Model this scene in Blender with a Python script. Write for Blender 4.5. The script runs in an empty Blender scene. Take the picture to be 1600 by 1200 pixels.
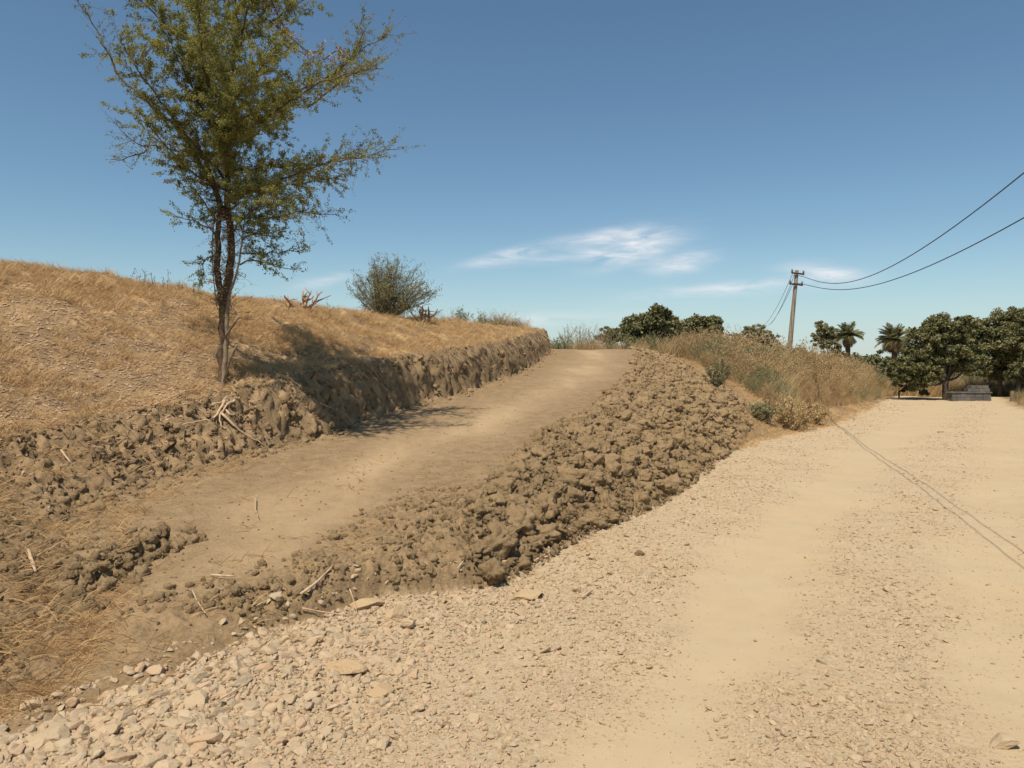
import bpy, math, random
import numpy as np
from mathutils import Vector, noise as mn

random.seed(7)
RNG = np.random.default_rng(7)
S = bpy.context.scene
C = S.collection

# ------------------------------------------------------------------ camera
CAM_H = 1.6
FPX = 1155.0          # focal length in pixels of a 1600 px wide picture
HOR = 570.0           # row of the horizon
cam_d = bpy.data.cameras.new('camera')
cam = bpy.data.objects.new('camera', cam_d)
C.objects.link(cam)
cam_d.sensor_width = 36.0
cam_d.lens = 36.0 * FPX / 1600.0
cam_d.clip_start = 0.05
cam_d.clip_end = 20000
cam.location = (0, 0, CAM_H)
cam.rotation_euler = (math.radians(90) - math.atan((600 - HOR) / FPX), 0, 0)
S.camera = cam

# ------------------------------------------------------------------ light
SUN_AZ = math.radians(203)      # clockwise from +Y: behind the camera, to its left
SUN_EL = math.radians(62)
W = bpy.data.worlds.new('World')
S.world = W
W.use_nodes = True
nt = W.node_tree
nt.nodes.clear()
n_out = nt.nodes.new('ShaderNodeOutputWorld')
n_bg = nt.nodes.new('ShaderNodeBackground')
n_sky = nt.nodes.new('ShaderNodeTexSky')
n_sky.sky_type = 'NISHITA'
n_sky.sun_disc = False
n_sky.sun_elevation = SUN_EL
n_sky.sun_rotation = SUN_AZ
n_sky.altitude = 300
n_sky.air_density = 1.0
n_sky.dust_density = 0.35
n_sky.ozone_density = 1.0
n_bg.inputs['Strength'].default_value = 0.085

def wn(t, **kw):
    n = nt.nodes.new(t)
    for k, v in kw.items():
        setattr(n, k, v)
    return n

def wmath(op, a, b=None, c=None, clamp=False):
    n = wn('ShaderNodeMath', operation=op, use_clamp=clamp)
    for i, v in enumerate((a, b, c)):
        if v is None:
            continue
        if isinstance(v, (int, float)):
            n.inputs[i].default_value = v
        else:
            nt.links.new(v, n.inputs[i])
    return n.outputs[0]

# thin cirrus: a few wisps, placed by direction (azimuth, elevation) in the sky itself
tc = wn('ShaderNodeTexCoord')
sep = wn('ShaderNodeSeparateXYZ')
nt.links.new(tc.outputs['Generated'], sep.inputs[0])
az = wmath('ARCTAN2', sep.outputs[0], sep.outputs[1])
el = wmath('ARCSINE', sep.outputs[2])
comb = wn('ShaderNodeCombineXYZ')
nt.links.new(az, comb.inputs[0])
nt.links.new(el, comb.inputs[1])
n1 = wn('ShaderNodeTexNoise')
mp = wn('ShaderNodeMapping')
mp.inputs['Rotation'].default_value = (0, 0, math.radians(-16))
mp.inputs['Scale'].default_value = (9, 42, 1)
nt.links.new(comb.outputs[0], mp.inputs[0])
nt.links.new(mp.outputs[0], n1.inputs['Vector'])
n1.inputs['Scale'].default_value = 1.6
n1.inputs['Detail'].default_value = 7
n1.inputs['Roughness'].default_value = 0.58
n1.inputs['Distortion'].default_value = 0.6

def wisp(px, py, rx, ry, tilt, gain):
    a0 = math.atan((px - 800) / FPX)
    e0 = math.atan((HOR - py) / FPX * math.cos(a0))
    ct, st = math.cos(math.radians(tilt)), math.sin(math.radians(tilt))
    da = wmath('SUBTRACT', az, a0)
    de = wmath('SUBTRACT', el, e0)
    u = wmath('ADD', wmath('MULTIPLY', da, ct), wmath('MULTIPLY', de, st))
    v = wmath('SUBTRACT', wmath('MULTIPLY', de, ct), wmath('MULTIPLY', da, st))
    u = wmath('DIVIDE', u, rx / FPX)
    v = wmath('DIVIDE', v, ry / FPX)
    r2 = wmath('ADD', wmath('MULTIPLY', u, u), wmath('MULTIPLY', v, v))
    g = wmath('POWER', 2.718, wmath('MULTIPLY', r2, -1.0))
    return wmath('MULTIPLY', g, gain)

tot = None
for w_ in [(800, 398, 62, 8, 13, 1.0), (950, 372, 60, 12, 8, 1.0), (990, 392, 60, 17, 14, 1.15),
           (1060, 412, 42, 13, 8, 1.0), (890, 402, 90, 7, 6, .55), (1285, 430, 45, 13, -10, .85),
           (1170, 445, 110, 6, 5, .5), (1130, 455, 130, 12, 3, .32), (860, 498, 140, 9, 2, .6), (510, 440, 45, 8, 14, .45)]:
    g = wisp(*w_)
    tot = g if tot is None else wmath('ADD', tot, g)
cn = wmath('MULTIPLY', wmath('SUBTRACT', n1.outputs[0], 0.30), 3.0, clamp=True)
hz = wmath('MULTIPLY', wmath('POWER', 2.718, wmath('MULTIPLY', wmath('MULTIPLY', el, el), -1 / .085 ** 2)), .55)
cl = wmath('MULTIPLY', wmath('MULTIPLY', tot, cn), 1.0, clamp=True)
# even tint over the whole sky: a dusty, slightly muted blue
hsv = wn('ShaderNodeHueSaturation')
hsv.inputs['Saturation'].default_value = 1.06
hsv.inputs['Value'].default_value = 1.0
nt.links.new(n_sky.outputs[0], hsv.inputs['Color'])
mixc = wn('ShaderNodeMix', data_type='RGBA')
mixc.inputs['B'].default_value = (8.8, 9.0, 9.3, 1)
nt.links.new(cl, mixc.inputs['Factor'])
tint = wn('ShaderNodeMix', data_type='RGBA', blend_type='MULTIPLY')
tint.inputs['Factor'].default_value = 1.0
tint.inputs['B'].default_value = (0.97, 1.09, 1.06, 1)
nt.links.new(hsv.outputs[0], tint.inputs['A'])
mixh = wn('ShaderNodeMix', data_type='RGBA')          # dusty haze low over the horizon, all the way round
mixh.inputs['B'].default_value = (5.0, 6.1, 7.2, 1)
nt.links.new(hz, mixh.inputs['Factor'])
nt.links.new(tint.outputs['Result'], mixh.inputs['A'])
nt.links.new(mixh.outputs['Result'], mixc.inputs['A'])
nt.links.new(mixc.outputs['Result'], n_bg.inputs['Color'])
nt.links.new(n_bg.outputs[0], n_out.inputs[0])

sun_d = bpy.data.lights.new('sun', 'SUN')
sun_d.energy = 4.4
sun_d.angle = math.radians(0.53)
sun_d.color = (1.0, 0.93, 0.82)
sun = bpy.data.objects.new('sun', sun_d)
C.objects.link(sun)
sdir = Vector((math.sin(SUN_AZ) * math.cos(SUN_EL), math.cos(SUN_AZ) * math.cos(SUN_EL), math.sin(SUN_EL)))
sun.rotation_euler = sdir.to_track_quat('Z', 'Y').to_euler()
sun.location = (-5, -8, 20)

S.view_settings.view_transform = 'Standard'
S.view_settings.look = 'None'
S.view_settings.gamma = 1
S.view_settings.exposure = 0.18
S.view_settings.use_curve_mapping = False

# ------------------------------------------------------------------ helpers
def P(px, py, d):
    """point at depth d (metres ahead) that a level camera of this height sees at px, py"""
    return Vector(((px - 800) / FPX * d, d, CAM_H - (py - HOR) / FPX * d))

def setp(o, label=None, cat=None, group=None, kind=None):
    if label: o['label'] = label
    if cat: o['category'] = cat
    if group: o['group'] = group
    if kind: o['kind'] = kind
    return o

def empty(name, loc, label, cat, group=None):
    o = bpy.data.objects.new(name, None)
    o.empty_display_size = 0.2
    C.objects.link(o)
    o.location = loc
    return setp(o, label, cat, group)

def np_mesh(name, V, F, mats, tint=None, smooth=True, extra=None):
    """V (n,3), F (m,3) or (m,4) int"""
    V = np.asarray(V, dtype=np.float32)
    F = np.asarray(F, dtype=np.int32)
    me = bpy.data.meshes.new(name)
    k = F.shape[1]
    me.vertices.add(len(V))
    me.vertices.foreach_set('co', V.ravel())
    me.loops.add(F.size)
    me.loops.foreach_set('vertex_index', F.ravel())
    me.polygons.add(len(F))
    me.polygons.foreach_set('loop_start', np.arange(0, F.size, k, dtype=np.int32))
    me.polygons.foreach_set('loop_total', np.full(len(F), k, dtype=np.int32))
    me.polygons.foreach_set('use_smooth', np.full(len(F), smooth, dtype=bool))
    me.update(calc_edges=True)
    me.validate()
    if tint is not None:
        a = me.attributes.new('tint', 'FLOAT', 'POINT')
        a.data.foreach_set('value', np.asarray(tint, dtype=np.float32))
    for nm, arr in (extra or {}).items():
        a = me.attributes.new(nm, 'FLOAT', 'POINT')
        a.data.foreach_set('value', np.asarray(arr, dtype=np.float32))
    for m in (mats if isinstance(mats, (list, tuple)) else [mats]):
        me.materials.append(m)
    return me

def link(name, me, parent=None, loc=None):
    o = bpy.data.objects.new(name, me)
    C.objects.link(o)
    if parent is not None:
        o.parent = parent
    if loc is not None:
        o.location = loc
    return o

class MB:
    """collects quads"""
    def __init__(s):
        s.V, s.F, s.T, s.n = [], [], [], 0
    def add(s, V, F, t=0.5):
        V = np.asarray(V, dtype=np.float32)
        s.V.append(V); s.F.append(np.asarray(F, dtype=np.int32) + s.n)
        s.T.append(np.full(len(V), t, dtype=np.float32) if np.isscalar(t) else np.asarray(t, dtype=np.float32))
        s.n += len(V)
    def tube(s, pts, rad, k=6, t=0.5, cap=True):
        pts = np.asarray(pts, dtype=float); n = len(pts)
        rad = np.broadcast_to(np.asarray(rad, dtype=float), (n,))
        tan = np.gradient(pts, axis=0)
        tan /= np.linalg.norm(tan, axis=1)[:, None] + 1e-9
        ref = np.array([0.31, 0.93, 0.2]) if abs(tan[0][2]) > .5 else np.array([0.1, 0.2, 0.97])
        a = np.cross(tan, ref); a /= np.linalg.norm(a, axis=1)[:, None] + 1e-9
        b = np.cross(tan, a)
        th = np.linspace(0, 2 * np.pi, k, endpoint=False)
        ring = pts[:, None, :] + rad[:, None, None] * (np.cos(th)[None, :, None] * a[:, None, :] + np.sin(th)[None, :, None] * b[:, None, :])
        V = ring.reshape(-1, 3)
        i = np.arange(n - 1)[:, None] * k; j = np.arange(k)[None, :]
        F = np.stack([i + j, i + (j + 1) % k, i + k + (j + 1) % k, i + k + j], -1).reshape(-1, 4)
        if cap and k == 6:
            e = (n - 1) * k
            F = np.vstack([F, [[e, e + 1, e + 2, e + 3], [e, e + 3, e + 4, e + 5], [3, 2, 1, 0], [5, 4, 3, 0]]])
        if cap and k == 4:
            e = (n - 1) * k
            F = np.vstack([F, [[e, e + 1, e + 2, e + 3], [3, 2, 1, 0]]])
        s.add(V, F, t)
    def quads(s, cen, ax, up, w, h, t):
        """many diamond/leaf quads: centre, long axis, side axis, width, height (arrays)"""
        cen, ax, up = map(np.asarray, (cen, ax, up))
        n = len(cen)
        w = np.broadcast_to(w, (n,))[:, None]; h = np.broadcast_to(h, (n,))[:, None]
        V = np.stack([cen - ax * h, cen - up * w * 1.0 - ax * h * .1, cen + ax * h, cen + up * w - ax * h * .1], 1).reshape(-1, 3)
        F = np.arange(n * 4).reshape(n, 4)
        s.add(V, F, np.repeat(np.broadcast_to(t, (n,)), 4))
    def box(s, c, sx, sy, sz, t=.5, taper=1.0, rz=0.0):
        x, y, z = sx / 2, sy / 2, sz / 2
        V = np.array([[-x, -y, -z], [x, -y, -z], [x, y, -z], [-x, y, -z], [-x * taper, -y * taper, z], [x * taper, -y * taper, z], [x * taper, y * taper, z], [-x * taper, y * taper, z]])
        cr, sr = math.cos(rz), math.sin(rz)
        V = np.stack([V[:, 0] * cr - V[:, 1] * sr, V[:, 0] * sr + V[:, 1] * cr, V[:, 2]], -1) + np.asarray(c)
        s.add(V, [[3, 2, 1, 0], [4, 5, 6, 7], [0, 1, 5, 4], [1, 2, 6, 5], [2, 3, 7, 6], [3, 0, 4, 7]], t)
    def build(s, name, mat, parent=None, smooth=True, loc=None):
        me = np_mesh(name, np.vstack(s.V), np.vstack(s.F), mat, np.concatenate(s.T), smooth)
        return link(name, me, parent, loc)

def unit(v):
    v = np.asarray(v, dtype=float)
    return v / (np.linalg.norm(v, axis=-1, keepdims=True) + 1e-9)

def randdir(n):
    return unit(RNG.normal(size=(n, 3)))

# 2D gradient noise, vectorised
_perm = np.random.default_rng(3).permutation(4096)
_gr = np.random.default_rng(4).normal(size=(4096, 2)); _gr /= np.linalg.norm(_gr, axis=1)[:, None]
def pn(x, y, seed=0):
    x = np.asarray(x, dtype=float) + seed * 17.31; y = np.asarray(y, dtype=float) + seed * 9.77
    xi = np.floor(x).astype(int); yi = np.floor(y).astype(int)
    xf, yf = x - xi, y - yi
    u = xf ** 3 * (xf * (xf * 6 - 15) + 10); v = yf ** 3 * (yf * (yf * 6 - 15) + 10)
    def g(ix, iy, dx, dy):
        h = _perm[(_perm[ix & 4095] + iy) & 4095]
        return _gr[h, 0] * dx + _gr[h, 1] * dy
    a = g(xi, yi, xf, yf); b = g(xi + 1, yi, xf - 1, yf)
    c = g(xi, yi + 1, xf, yf - 1); d = g(xi + 1, yi + 1, xf - 1, yf - 1)
    return (a + (b - a) * u + ((c + (d - c) * u) - (a + (b - a) * u)) * v) * 1.5

def fbm(x, y, oct=4, seed=0, gain=.5):
    r = 0; a = 1; f = 1
    for i in range(oct):
        r = r + a * pn(np.asarray(x) * f, np.asarray(y) * f, seed + i * 3); a *= gain; f *= 2.03
    return r

def worley(x, y, seed=0):
    """distance to nearest jittered cell point and a random value for the cell"""
    x = np.asarray(x, float); y = np.asarray(y, float)
    xi = np.floor(x).astype(int); yi = np.floor(y).astype(int)
    best = np.full(x.shape, 9.0); val = np.zeros(x.shape)
    r = np.random.default_rng(50 + seed).random((4096, 3))
    for dx in (-1, 0, 1):
        for dy in (-1, 0, 1):
            h = _perm[(_perm[(xi + dx) & 4095] + yi + dy) & 4095]
            px_ = xi + dx + r[h, 0]; py_ = yi + dy + r[h, 1]
            dd = np.hypot(px_ - x, py_ - y)
            m = dd < best
            best = np.where(m, dd, best); val = np.where(m, r[h, 2], val)
    return best, val

def sm(a, b, x):
    t = np.clip((np.asarray(x, float) - a) / (b - a), 0, 1)
    return t * t * (3 - 2 * t)

# ------------------------------------------------------------------ terrain functions (y = metres ahead)
_D = np.arange(-12, 90, .05)
def curve(pts, smooth=.5):
    xs, ys = zip(*pts)
    v = np.interp(_D, xs, ys)
    k = max(1, int(smooth / .05))
    ker = np.hanning(2 * k + 3); ker /= ker.sum()
    vp = np.pad(v, k + 1, mode='edge')
    v = np.convolve(vp, ker, 'valid')
    return lambda d: np.interp(d, _D, v)

XF = curve([(-12, -1.0), (2, -2.5), (4, -2.85), (5, -3.1), (6, -3.7), (6.7, -4.0), (7.5, -3.9), (8.7, -3.45), (10, -2.8), (13, -1.8), (16.5, -.57), (20, .35), (26.4, 1.35), (30, 1.55), (34, .6), (42, -6), (90, -40)])
WC = curve([(-12, 1.6), (3, 1.6), (5, 1.35), (6.5, 1.2), (7.5, 1.1), (8.7, .95), (10, .62), (13, .38), (28, .28), (34, 1.5), (40, 5)])
HC = curve([(-12, .5), (3, .5), (5, .45), (6.5, .55), (7.5, .62), (8.7, .60), (10, .80), (13, .88), (27, .84), (31, .7), (36, .1), (50, 0)])
ZR = curve([(-12, 0.0), (3, 0.0), (4, .045), (28.5, 2.19), (31, 2.25), (36, 1.9), (50, .2), (60, 0)], 1.5)
XT = curve([(-12, -2.2), (3, -2.3), (4.4, -1.75), (5.0, -1.2), (5.4, -.75), (7, -.36), (10, .3), (13, 1.46), (20, 3.3), (28, 4.7), (34, 5), (60, 5)])
XR = curve([(-12, -3.0), (2.3, -2.6), (3, -2.2), (3.6, -1.9), (4.4, -1.5), (5, -.95), (5.4, -.1), (6.1, .25), (7.1, .8), (9, 1.95), (12, 3.3), (15.4, 4.9), (17.5, 6.6), (19.5, 8.3), (32, 16.0), (40, 21), (90, 50)], .35)
XP = curve([(-12, -3.0), (4.4, -1.5), (5, -.95), (5.4, -.1), (7.1, .8), (9, 1.95), (12, 3.3), (15.4, 4.75), (17.5, 5.5), (20, 5.75), (24, 5.95), (28, 6.0), (40, 6)], .35)
MD = curve([(-12, 0), (4, .01), (5, .04), (6, .09), (8, .12), (12, .15), (20, .10), (28, .06), (40, 0)])
XH = curve([(-12, 0), (5, -.1), (5.4, -.22), (6, -.30), (7, -.34), (8.5, .02), (10, .35), (13, 1.46), (20, 3.3), (28, 4.7), (40, 5)], .35)
CAP = (np.array([-80, -40, -20, -9, -5.5, -3.9, -2.5, 1.5, 6]), np.array([4.9, 4.6, 4.1, 3.36, 2.88, 2.82, 2.77, 2.93, 2.8]))
RU = (np.array([0, .6, 1.2, 2.4, 4, 6, 10, 20, 60]), np.array([0, .08, .34, .88, 1.4, 1.92, 2.9, 4.4, 6]))

def RW(y):
    return XR(y) + 8.6 - 3.2 * sm(16, 30, y)

def zones(x, y):
    xf = XF(y) + .10 * fbm(y * 1.3, x * 0 + 1.7, 3, 5) * sm(4, 8, y)
    w = WC(y) * (1 + .35 * pn(y * 2.2, 0 * y, 8))
    return xf, xf - w, XT(y) + .12 * fbm(y * 1.5, 0 * y + 4, 3, 9), XR(y) + .10 * fbm(y * 2.3, 0 * y, 3, 12)

def track_m(x, y):
    """1 in the smooth wheel tracks of the gravel road"""
    c1 = np.interp(y, [-5, 2.9, 6.6, 10, 14, 30, 45], [-.6, .55, 2.35, 4.5, 6.9, 17.5, 26])
    c2 = np.interp(y, [-5, 2.9, 3.85, 6.6, 14.2, 30, 45], [1.6, 2.3, 2.65, 4.3, 9.6, 20.3, 29])
    w1 = .42 + .025 * y; w2 = .34 + .02 * y
    n = fbm(x * 1.1, y * .7, 3, 21) * .35
    a = 1 - sm(.25, 1.25, np.abs(x - c1) / w1 + n)
    b = 1 - sm(.2, 1.5, np.abs(x - c2) / w2 + n)
    return np.maximum(a, b * .85)

def H(x, y, detail=True):
    x = np.asarray(x, float); y = np.asarray(y, float)
    xf, xc, xt, xr = zones(x, y)
    zr = ZR(y)
    zc = zr + HC(y)
    u = np.maximum(xc - x, 0)
    cap = np.interp(x, *CAP) - sm(30, 60, y) * 3.0
    hill = zc + np.interp(u, *RU)
    k = 6.0
    hill = -np.log(np.exp(-k * np.clip(hill, -3, 8)) + np.exp(-k * np.maximum(cap, zc + .05))) / k
    hill = np.where(u > 0, np.maximum(hill, zc * 0 + np.minimum(zc, hill + .05)), zc)
    # cut face
    t = np.clip((x - xc) / np.maximum(xf - xc, 1e-3), 0, 1)
    steep = sm(7.5, 11, y)
    prof = (1 - t) * (1 - steep) + steep * (1 - np.clip(t, 0, 1) ** 1.5)
    face = zr + (zc - zr) * prof
    # embankment to the right of the track
    s = np.clip((x - xt) / np.maximum(xr - xt, 1e-3), 0, 1)
    far = sm(14, 19, y)
    fall = (1 - s ** 2.0) * (1 - far) + (1 - s) * far
    fall = fall * (1 - sm(.93, 1.0, s) * (1 - far) * .6)
    bump = np.where(s < .25, sm(0, .25, s), 1 - sm(.5, 1.0, s))
    emb = zr * fall + MD(y) * bump * (1 - sm(.55, 1, s) * far)
    camber = -.02 * sm(0, 1, 1) + 0 * x
    tr = zr + .0 * x
    z = np.where(x < xc, hill, np.where(x < xf, face, np.where(x < xt, tr, np.where(x < xr, emb, 0))))
    road = (x >= xr)
    # land right of the road, beyond its far edge, and the general fall of the country
    rr = RW(y)
    z = np.where(x > rr, z + .25 * sm(0, 3, x - rr), z)
    z = z - sm(36, 60, y) * .8 - sm(60, 400, y) * 6
    if detail:
        tm = np.where(road, track_m(x, y), 0)
        z = z + np.where(road, -.035 * tm + .03 * fbm(x * .6, y * .6, 3, 2), 0)
        isface = (x > xc - .1) & (x < xf + .15)
        z = z + np.where(x < xc, (.09 * fbm(x * .9, y * .9, 3, 3) + .035 * fbm(x * 5, y * 5, 3, 31)) * sm(0, .5, u), 0)
        # left-hand messy ground and its broken ledge
        edge = -2.76 + .26 * fbm(y * 2.6, 0 * y, 5, 14, .7)
        lm = sm(.0, .05, edge - x + .05 * fbm(x * 12, y * 12, 3, 15)) * sm(4.3, 4.7, y) * (1 - sm(5.7, 6.0, y))
        z = z + .11 * lm
        left = sm(-.1, .5, xf - x + .6) * (1 - sm(5.5, 9, y)) * (x < xf + .6)
        z = z + left * (.05 * fbm(x * 3, y * 3, 4, 17))
        # track surface
        on = (x > xf) & (x < xt)
        z = z + np.where(on, .015 * fbm(x * 2, y * 2, 3, 18) + .004 * fbm(x * 14, y * 14, 2, 19), 0)
        ta = XF(y) * .5 + XT(y) * .5
        z = z - np.where(on, .03 * np.exp(-((x - ta) / .5) ** 2), 0) * sm(5, 7, y)
        # rough spoil
        sp = sm(-.1, .12, x - XH(y) - .1 * fbm(y * 2, 0 * y, 3, 84)) * (1 - sm(-.02, .06, x - np.minimum(xr, XP(y) + .2))) * sm(4.0, 5.5, y) * (1 - sm(27, 31, y))
        d1, v1 = worley(x * 3.2, y * 3.2, 1)
        d2, v2 = worley(x * 8, y * 8, 2)
        cl_ = (.5 - d1) * .10 * (.5 + v1) + (.45 - d2) * .05
        z = z + sp * cl_ + sp * .03 * fbm(x * 9, y * 9, 2, 22)
        # crumbly strip nearer than the heap
        cr = sm(-1.1, -.1, x - xt) * (1 - sm(-.05, .05, x - xr)) * sm(3.8, 4.6, y) * (1 - sm(6.0, 7.6, y)) * (1 - sp)
        d3, v3 = worley(x * 11, y * 11, 3)
        z = z + cr * ((.5 - d3) * .06 * (v3 + .3) + .05 * fbm(x * 5, y * 5, 4, 23, .65) + .03)
        # face crags
        fm = sm(0, .2, t) * (1 - sm(.85, 1, t)) * ((x > xc) & (x < xf))
        z = z + fm * (.10 * fbm(x * 7, y * 7, 4, 25, .6)) * sm(5.5, 7.5, y)
        z = z + (1 - sm(0, .5, np.abs(x - xf))) * sm(6, 8, y) * .05 * np.abs(fbm(x * 6, y * 6, 3, 26))
        # undulating scrub land
        z = z + np.where(y > 30, .1 * fbm(x * .2, y * .2, 2, 28), 0) * sm(34, 45, y)
    return z

def Hs(x, y):
    return float(H(np.array([float(x)]), np.array([float(y)]))[0])

# ------------------------------------------------------------------ materials
def newmat(name):
    m = bpy.data.materials.new(name)
    m.use_nodes = True
    nt_ = m.node_tree
    b = nt_.nodes['Principled BSDF']
    b.inputs['Roughness'].default_value = .95
    b.inputs['Specular IOR Level'].default_value = .15
    return m, nt_, b

class NG:
    def __init__(s, t): s.t = t
    def n(s, typ, **kw):
        q = s.t.nodes.new(typ)
        for k, v in kw.items(): setattr(q, k, v)
        return q
    def put(s, sock, v):
        if isinstance(v, (int, float)): sock.default_value = v
        elif isinstance(v, tuple): sock.default_value = v if len(v) == 4 or sock.type != 'RGBA' else (*v, 1)
        else: s.t.links.new(v, sock)
    def math(s, op, a, b=0.0, clamp=False):
        q = s.n('ShaderNodeMath', operation=op, use_clamp=clamp)
        s.put(q.inputs[0], a); s.put(q.inputs[1], b)
        return q.outputs[0]
    def noise(s, scale, detail=4, rough=.55, vec=None, dist=0):
        q = s.n('ShaderNodeTexNoise')
        q.inputs['Scale'].default_value = scale; q.inputs['Detail'].default_value = detail
        q.inputs['Roughness'].default_value = rough; q.inputs['Distortion'].default_value = dist
        s.put(q.inputs['Vector'], vec if vec is not None else s.pos())
        return q.outputs[0]
    def vor(s, scale, feature='F1', out='Distance', vec=None):
        q = s.n('ShaderNodeTexVoronoi', feature=feature)
        q.inputs['Scale'].default_value = scale
        s.put(q.inputs['Vector'], vec if vec is not None else s.pos())
        return q.outputs[out]
    def pos(s):
        if not hasattr(s, '_p'): s._p = s.n('ShaderNodeNewGeometry').outputs['Position']
        return s._p
    def obj(s):
        if not hasattr(s, '_o'): s._o = s.n('ShaderNodeTexCoord').outputs['Object']
        return s._o
    def attr(s, name):
        return s.n('ShaderNodeAttribute', attribute_name=name).outputs['Fac']
    def ramp(s, f, stops):
        q = s.n('ShaderNodeValToRGB')
        e = q.color_ramp.elements
        while len(e) < len(stops): e.new(.5)
        for i, (p_, c_) in enumerate(stops):
            e[i].position = p_; e[i].color = (*c_, 1)
        s.put(q.inputs[0], f)
        return q.outputs[0]
    def mix(s, f, a, b, blend='MIX'):
        q = s.n('ShaderNodeMix', data_type='RGBA', blend_type=blend)
        s.put(q.inputs['Factor'], f); s.put(q.inputs['A'], a); s.put(q.inputs['B'], b)
        return q.outputs['Result']
    def rng(s, v, a, b, c=0.0, d=1.0):
        q = s.n('ShaderNodeMapRange', interpolation_type='SMOOTHSTEP')
        s.put(q.inputs[0], v)
        for i, k in enumerate((a, b, c, d)): q.inputs[i + 1].default_value = k
        return q.outputs[0]
    def bump(s, h, strength, dist, normal=None):
        q = s.n('ShaderNodeBump')
        q.inputs['Strength'].default_value = strength; q.inputs['Distance'].default_value = dist
        s.put(q.inputs['Height'], h)
        if normal is not None: s.put(q.inputs['Normal'], normal)
        return q.outputs[0]

# colours (linear)
ROAD_A, ROAD_B, ROAD_C = (.49, .366, .216), (.42, .312, .182), (.55, .42, .262)
SOIL_A, SOIL_B, SOIL_C = (.285, .188, .096), (.20, .13, .065), (.43, .30, .167)
STRAW_A, STRAW_B = (.56, .37, .17), (.36, .225, .105)

def ground_material():
    m, t, b = newmat('ground_soil')
    g = NG(t)
    wr, wd, ws, wf = g.attr('w_road'), g.attr('w_dust'), g.attr('w_straw'), g.attr('w_face')
    nbig = g.noise(.9, 4); nmid = g.noise(6, 5, .6); nfin = g.noise(45, 5, .65); nvf = g.noise(190, 3, .6)
    # soil
    soil = g.mix(g.rng(nmid, .35, .68), SOIL_B, SOIL_A)
    soil = g.mix(g.math('MULTIPLY', wd, g.rng(nbig, .3, .65, .6, 1.0)), soil, SOIL_C)
    soil = g.mix(g.rng(nfin, .35, .7, 0, .45), soil, SOIL_C)
    soil = g.mix(g.rng(g.noise(14, 4, .7), .58, .75, 0, .35), soil, (.17, .115, .062))
    straw_fleck = g.rng(g.noise(60, 3, .7, dist=1.5), .60, .70, 0, .55)
    soil = g.mix(g.math('MULTIPLY', straw_fleck, g.math('SUBTRACT', 1.0, wd)), soil, (.40, .28, .15))
    # road
    stone = g.vor(34, out='Color')
    bw = g.n('ShaderNodeRGBToBW'); g.put(bw.inputs[0], stone)
    road = g.mix(g.rng(nmid, .3, .7), ROAD_B, ROAD_A)
    road = g.mix(g.math('MULTIPLY', bw.outputs[0], g.math('SUBTRACT', 1.0, wd)), road, ROAD_C)
    road = g.mix(g.math('MULTIPLY', wd, .7), road, (.50, .378, .225))
    road = g.mix(g.rng(nbig, .4, .7, 0, .25), road, (.52, .36, .19))
    road = g.mix(g.rng(nvf, .56, .72, 0, .28), road, (.27, .19, .115))
    # straw ground cover
    straw = g.mix(g.rng(g.noise(9, 6, .7, dist=1), .38, .62), STRAW_B, STRAW_A)
    straw = g.mix(g.rng(g.noise(1.7, 7, .72), .42, .53, 0, .92), straw, (.19, .12, .065))
    straw = g.mix(g.rng(nfin, .5, .7, 0, .5), straw, (.55, .38, .19))
    c = g.mix(ws, soil, straw)
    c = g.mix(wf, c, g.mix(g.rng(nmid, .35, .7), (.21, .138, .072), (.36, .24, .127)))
    c = g.mix(wr, c, road)
    t.links.new(c, b.inputs['Base Color'])
    # relief
    vd = g.vor(34); vd2 = g.vor(80)
    hroad = g.math('ADD', g.math('MULTIPLY', vd, -1.0), g.math('MULTIPLY', vd2, -.4))
    hroad = g.math('ADD', g.math('MULTIPLY', hroad, .45), g.math('MULTIPLY', g.noise(70, 5, .7), .9))
    hroad = g.math('MULTIPLY', hroad, g.math('SUBTRACT', 1.1, wd))
    hsoil = g.math('ADD', nfin, g.math('MULTIPLY', g.noise(16, 5, .65), 1.6))
    hsoil = g.math('MULTIPLY', hsoil, g.math('SUBTRACT', 1.1, g.math('MULTIPLY', wd, .75)))
    mm = g.n('ShaderNodeMix', data_type='FLOAT')
    g.put(mm.inputs['Factor'], wr); g.put(mm.inputs['A'], hsoil); g.put(mm.inputs['B'], hroad)
    b1 = g.bump(mm.outputs['Result'], .8, .012)
    b2 = g.bump(nvf, .5, .004, b1)
    t.links.new(b2, b.inputs['Normal'])
    return m

def simple_mat(name, stops, scale=8, bump=.5, dist=.01, use_tint=False, detail=5, rough=.95, trans=0, objco=True, tintstops=None, spec=.15):
    m, t, b = newmat(name)
    g = NG(t)
    vec = g.obj() if objco else g.pos()
    n = g.noise(scale, detail, .62, vec)
    c = g.ramp(n, stops)
    if tintstops:
        c = g.mix(.35, g.ramp(g.attr('tint'), tintstops), c)
    t.links.new(c, b.inputs['Base Color'])
    b.inputs['Roughness'].default_value = rough
    b.inputs['Specular IOR Level'].default_value = spec
    if bump:
        t.links.new(g.bump(g.noise(scale * 3, 5, .65, vec), bump, dist), b.inputs['Normal'])
    if trans:
        tr = t.nodes.new('ShaderNodeBsdfTranslucent')
        t.links.new(c, tr.inputs[0])
        mx = t.nodes.new('ShaderNodeMixShader')
        mx.inputs[0].default_value = trans
        t.links.new(b.outputs[0], mx.inputs[1]); t.links.new(tr.outputs[0], mx.inputs[2])
        t.links.new(mx.outputs[0], t.nodes['Material Output'].inputs[0])
    return m

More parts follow.
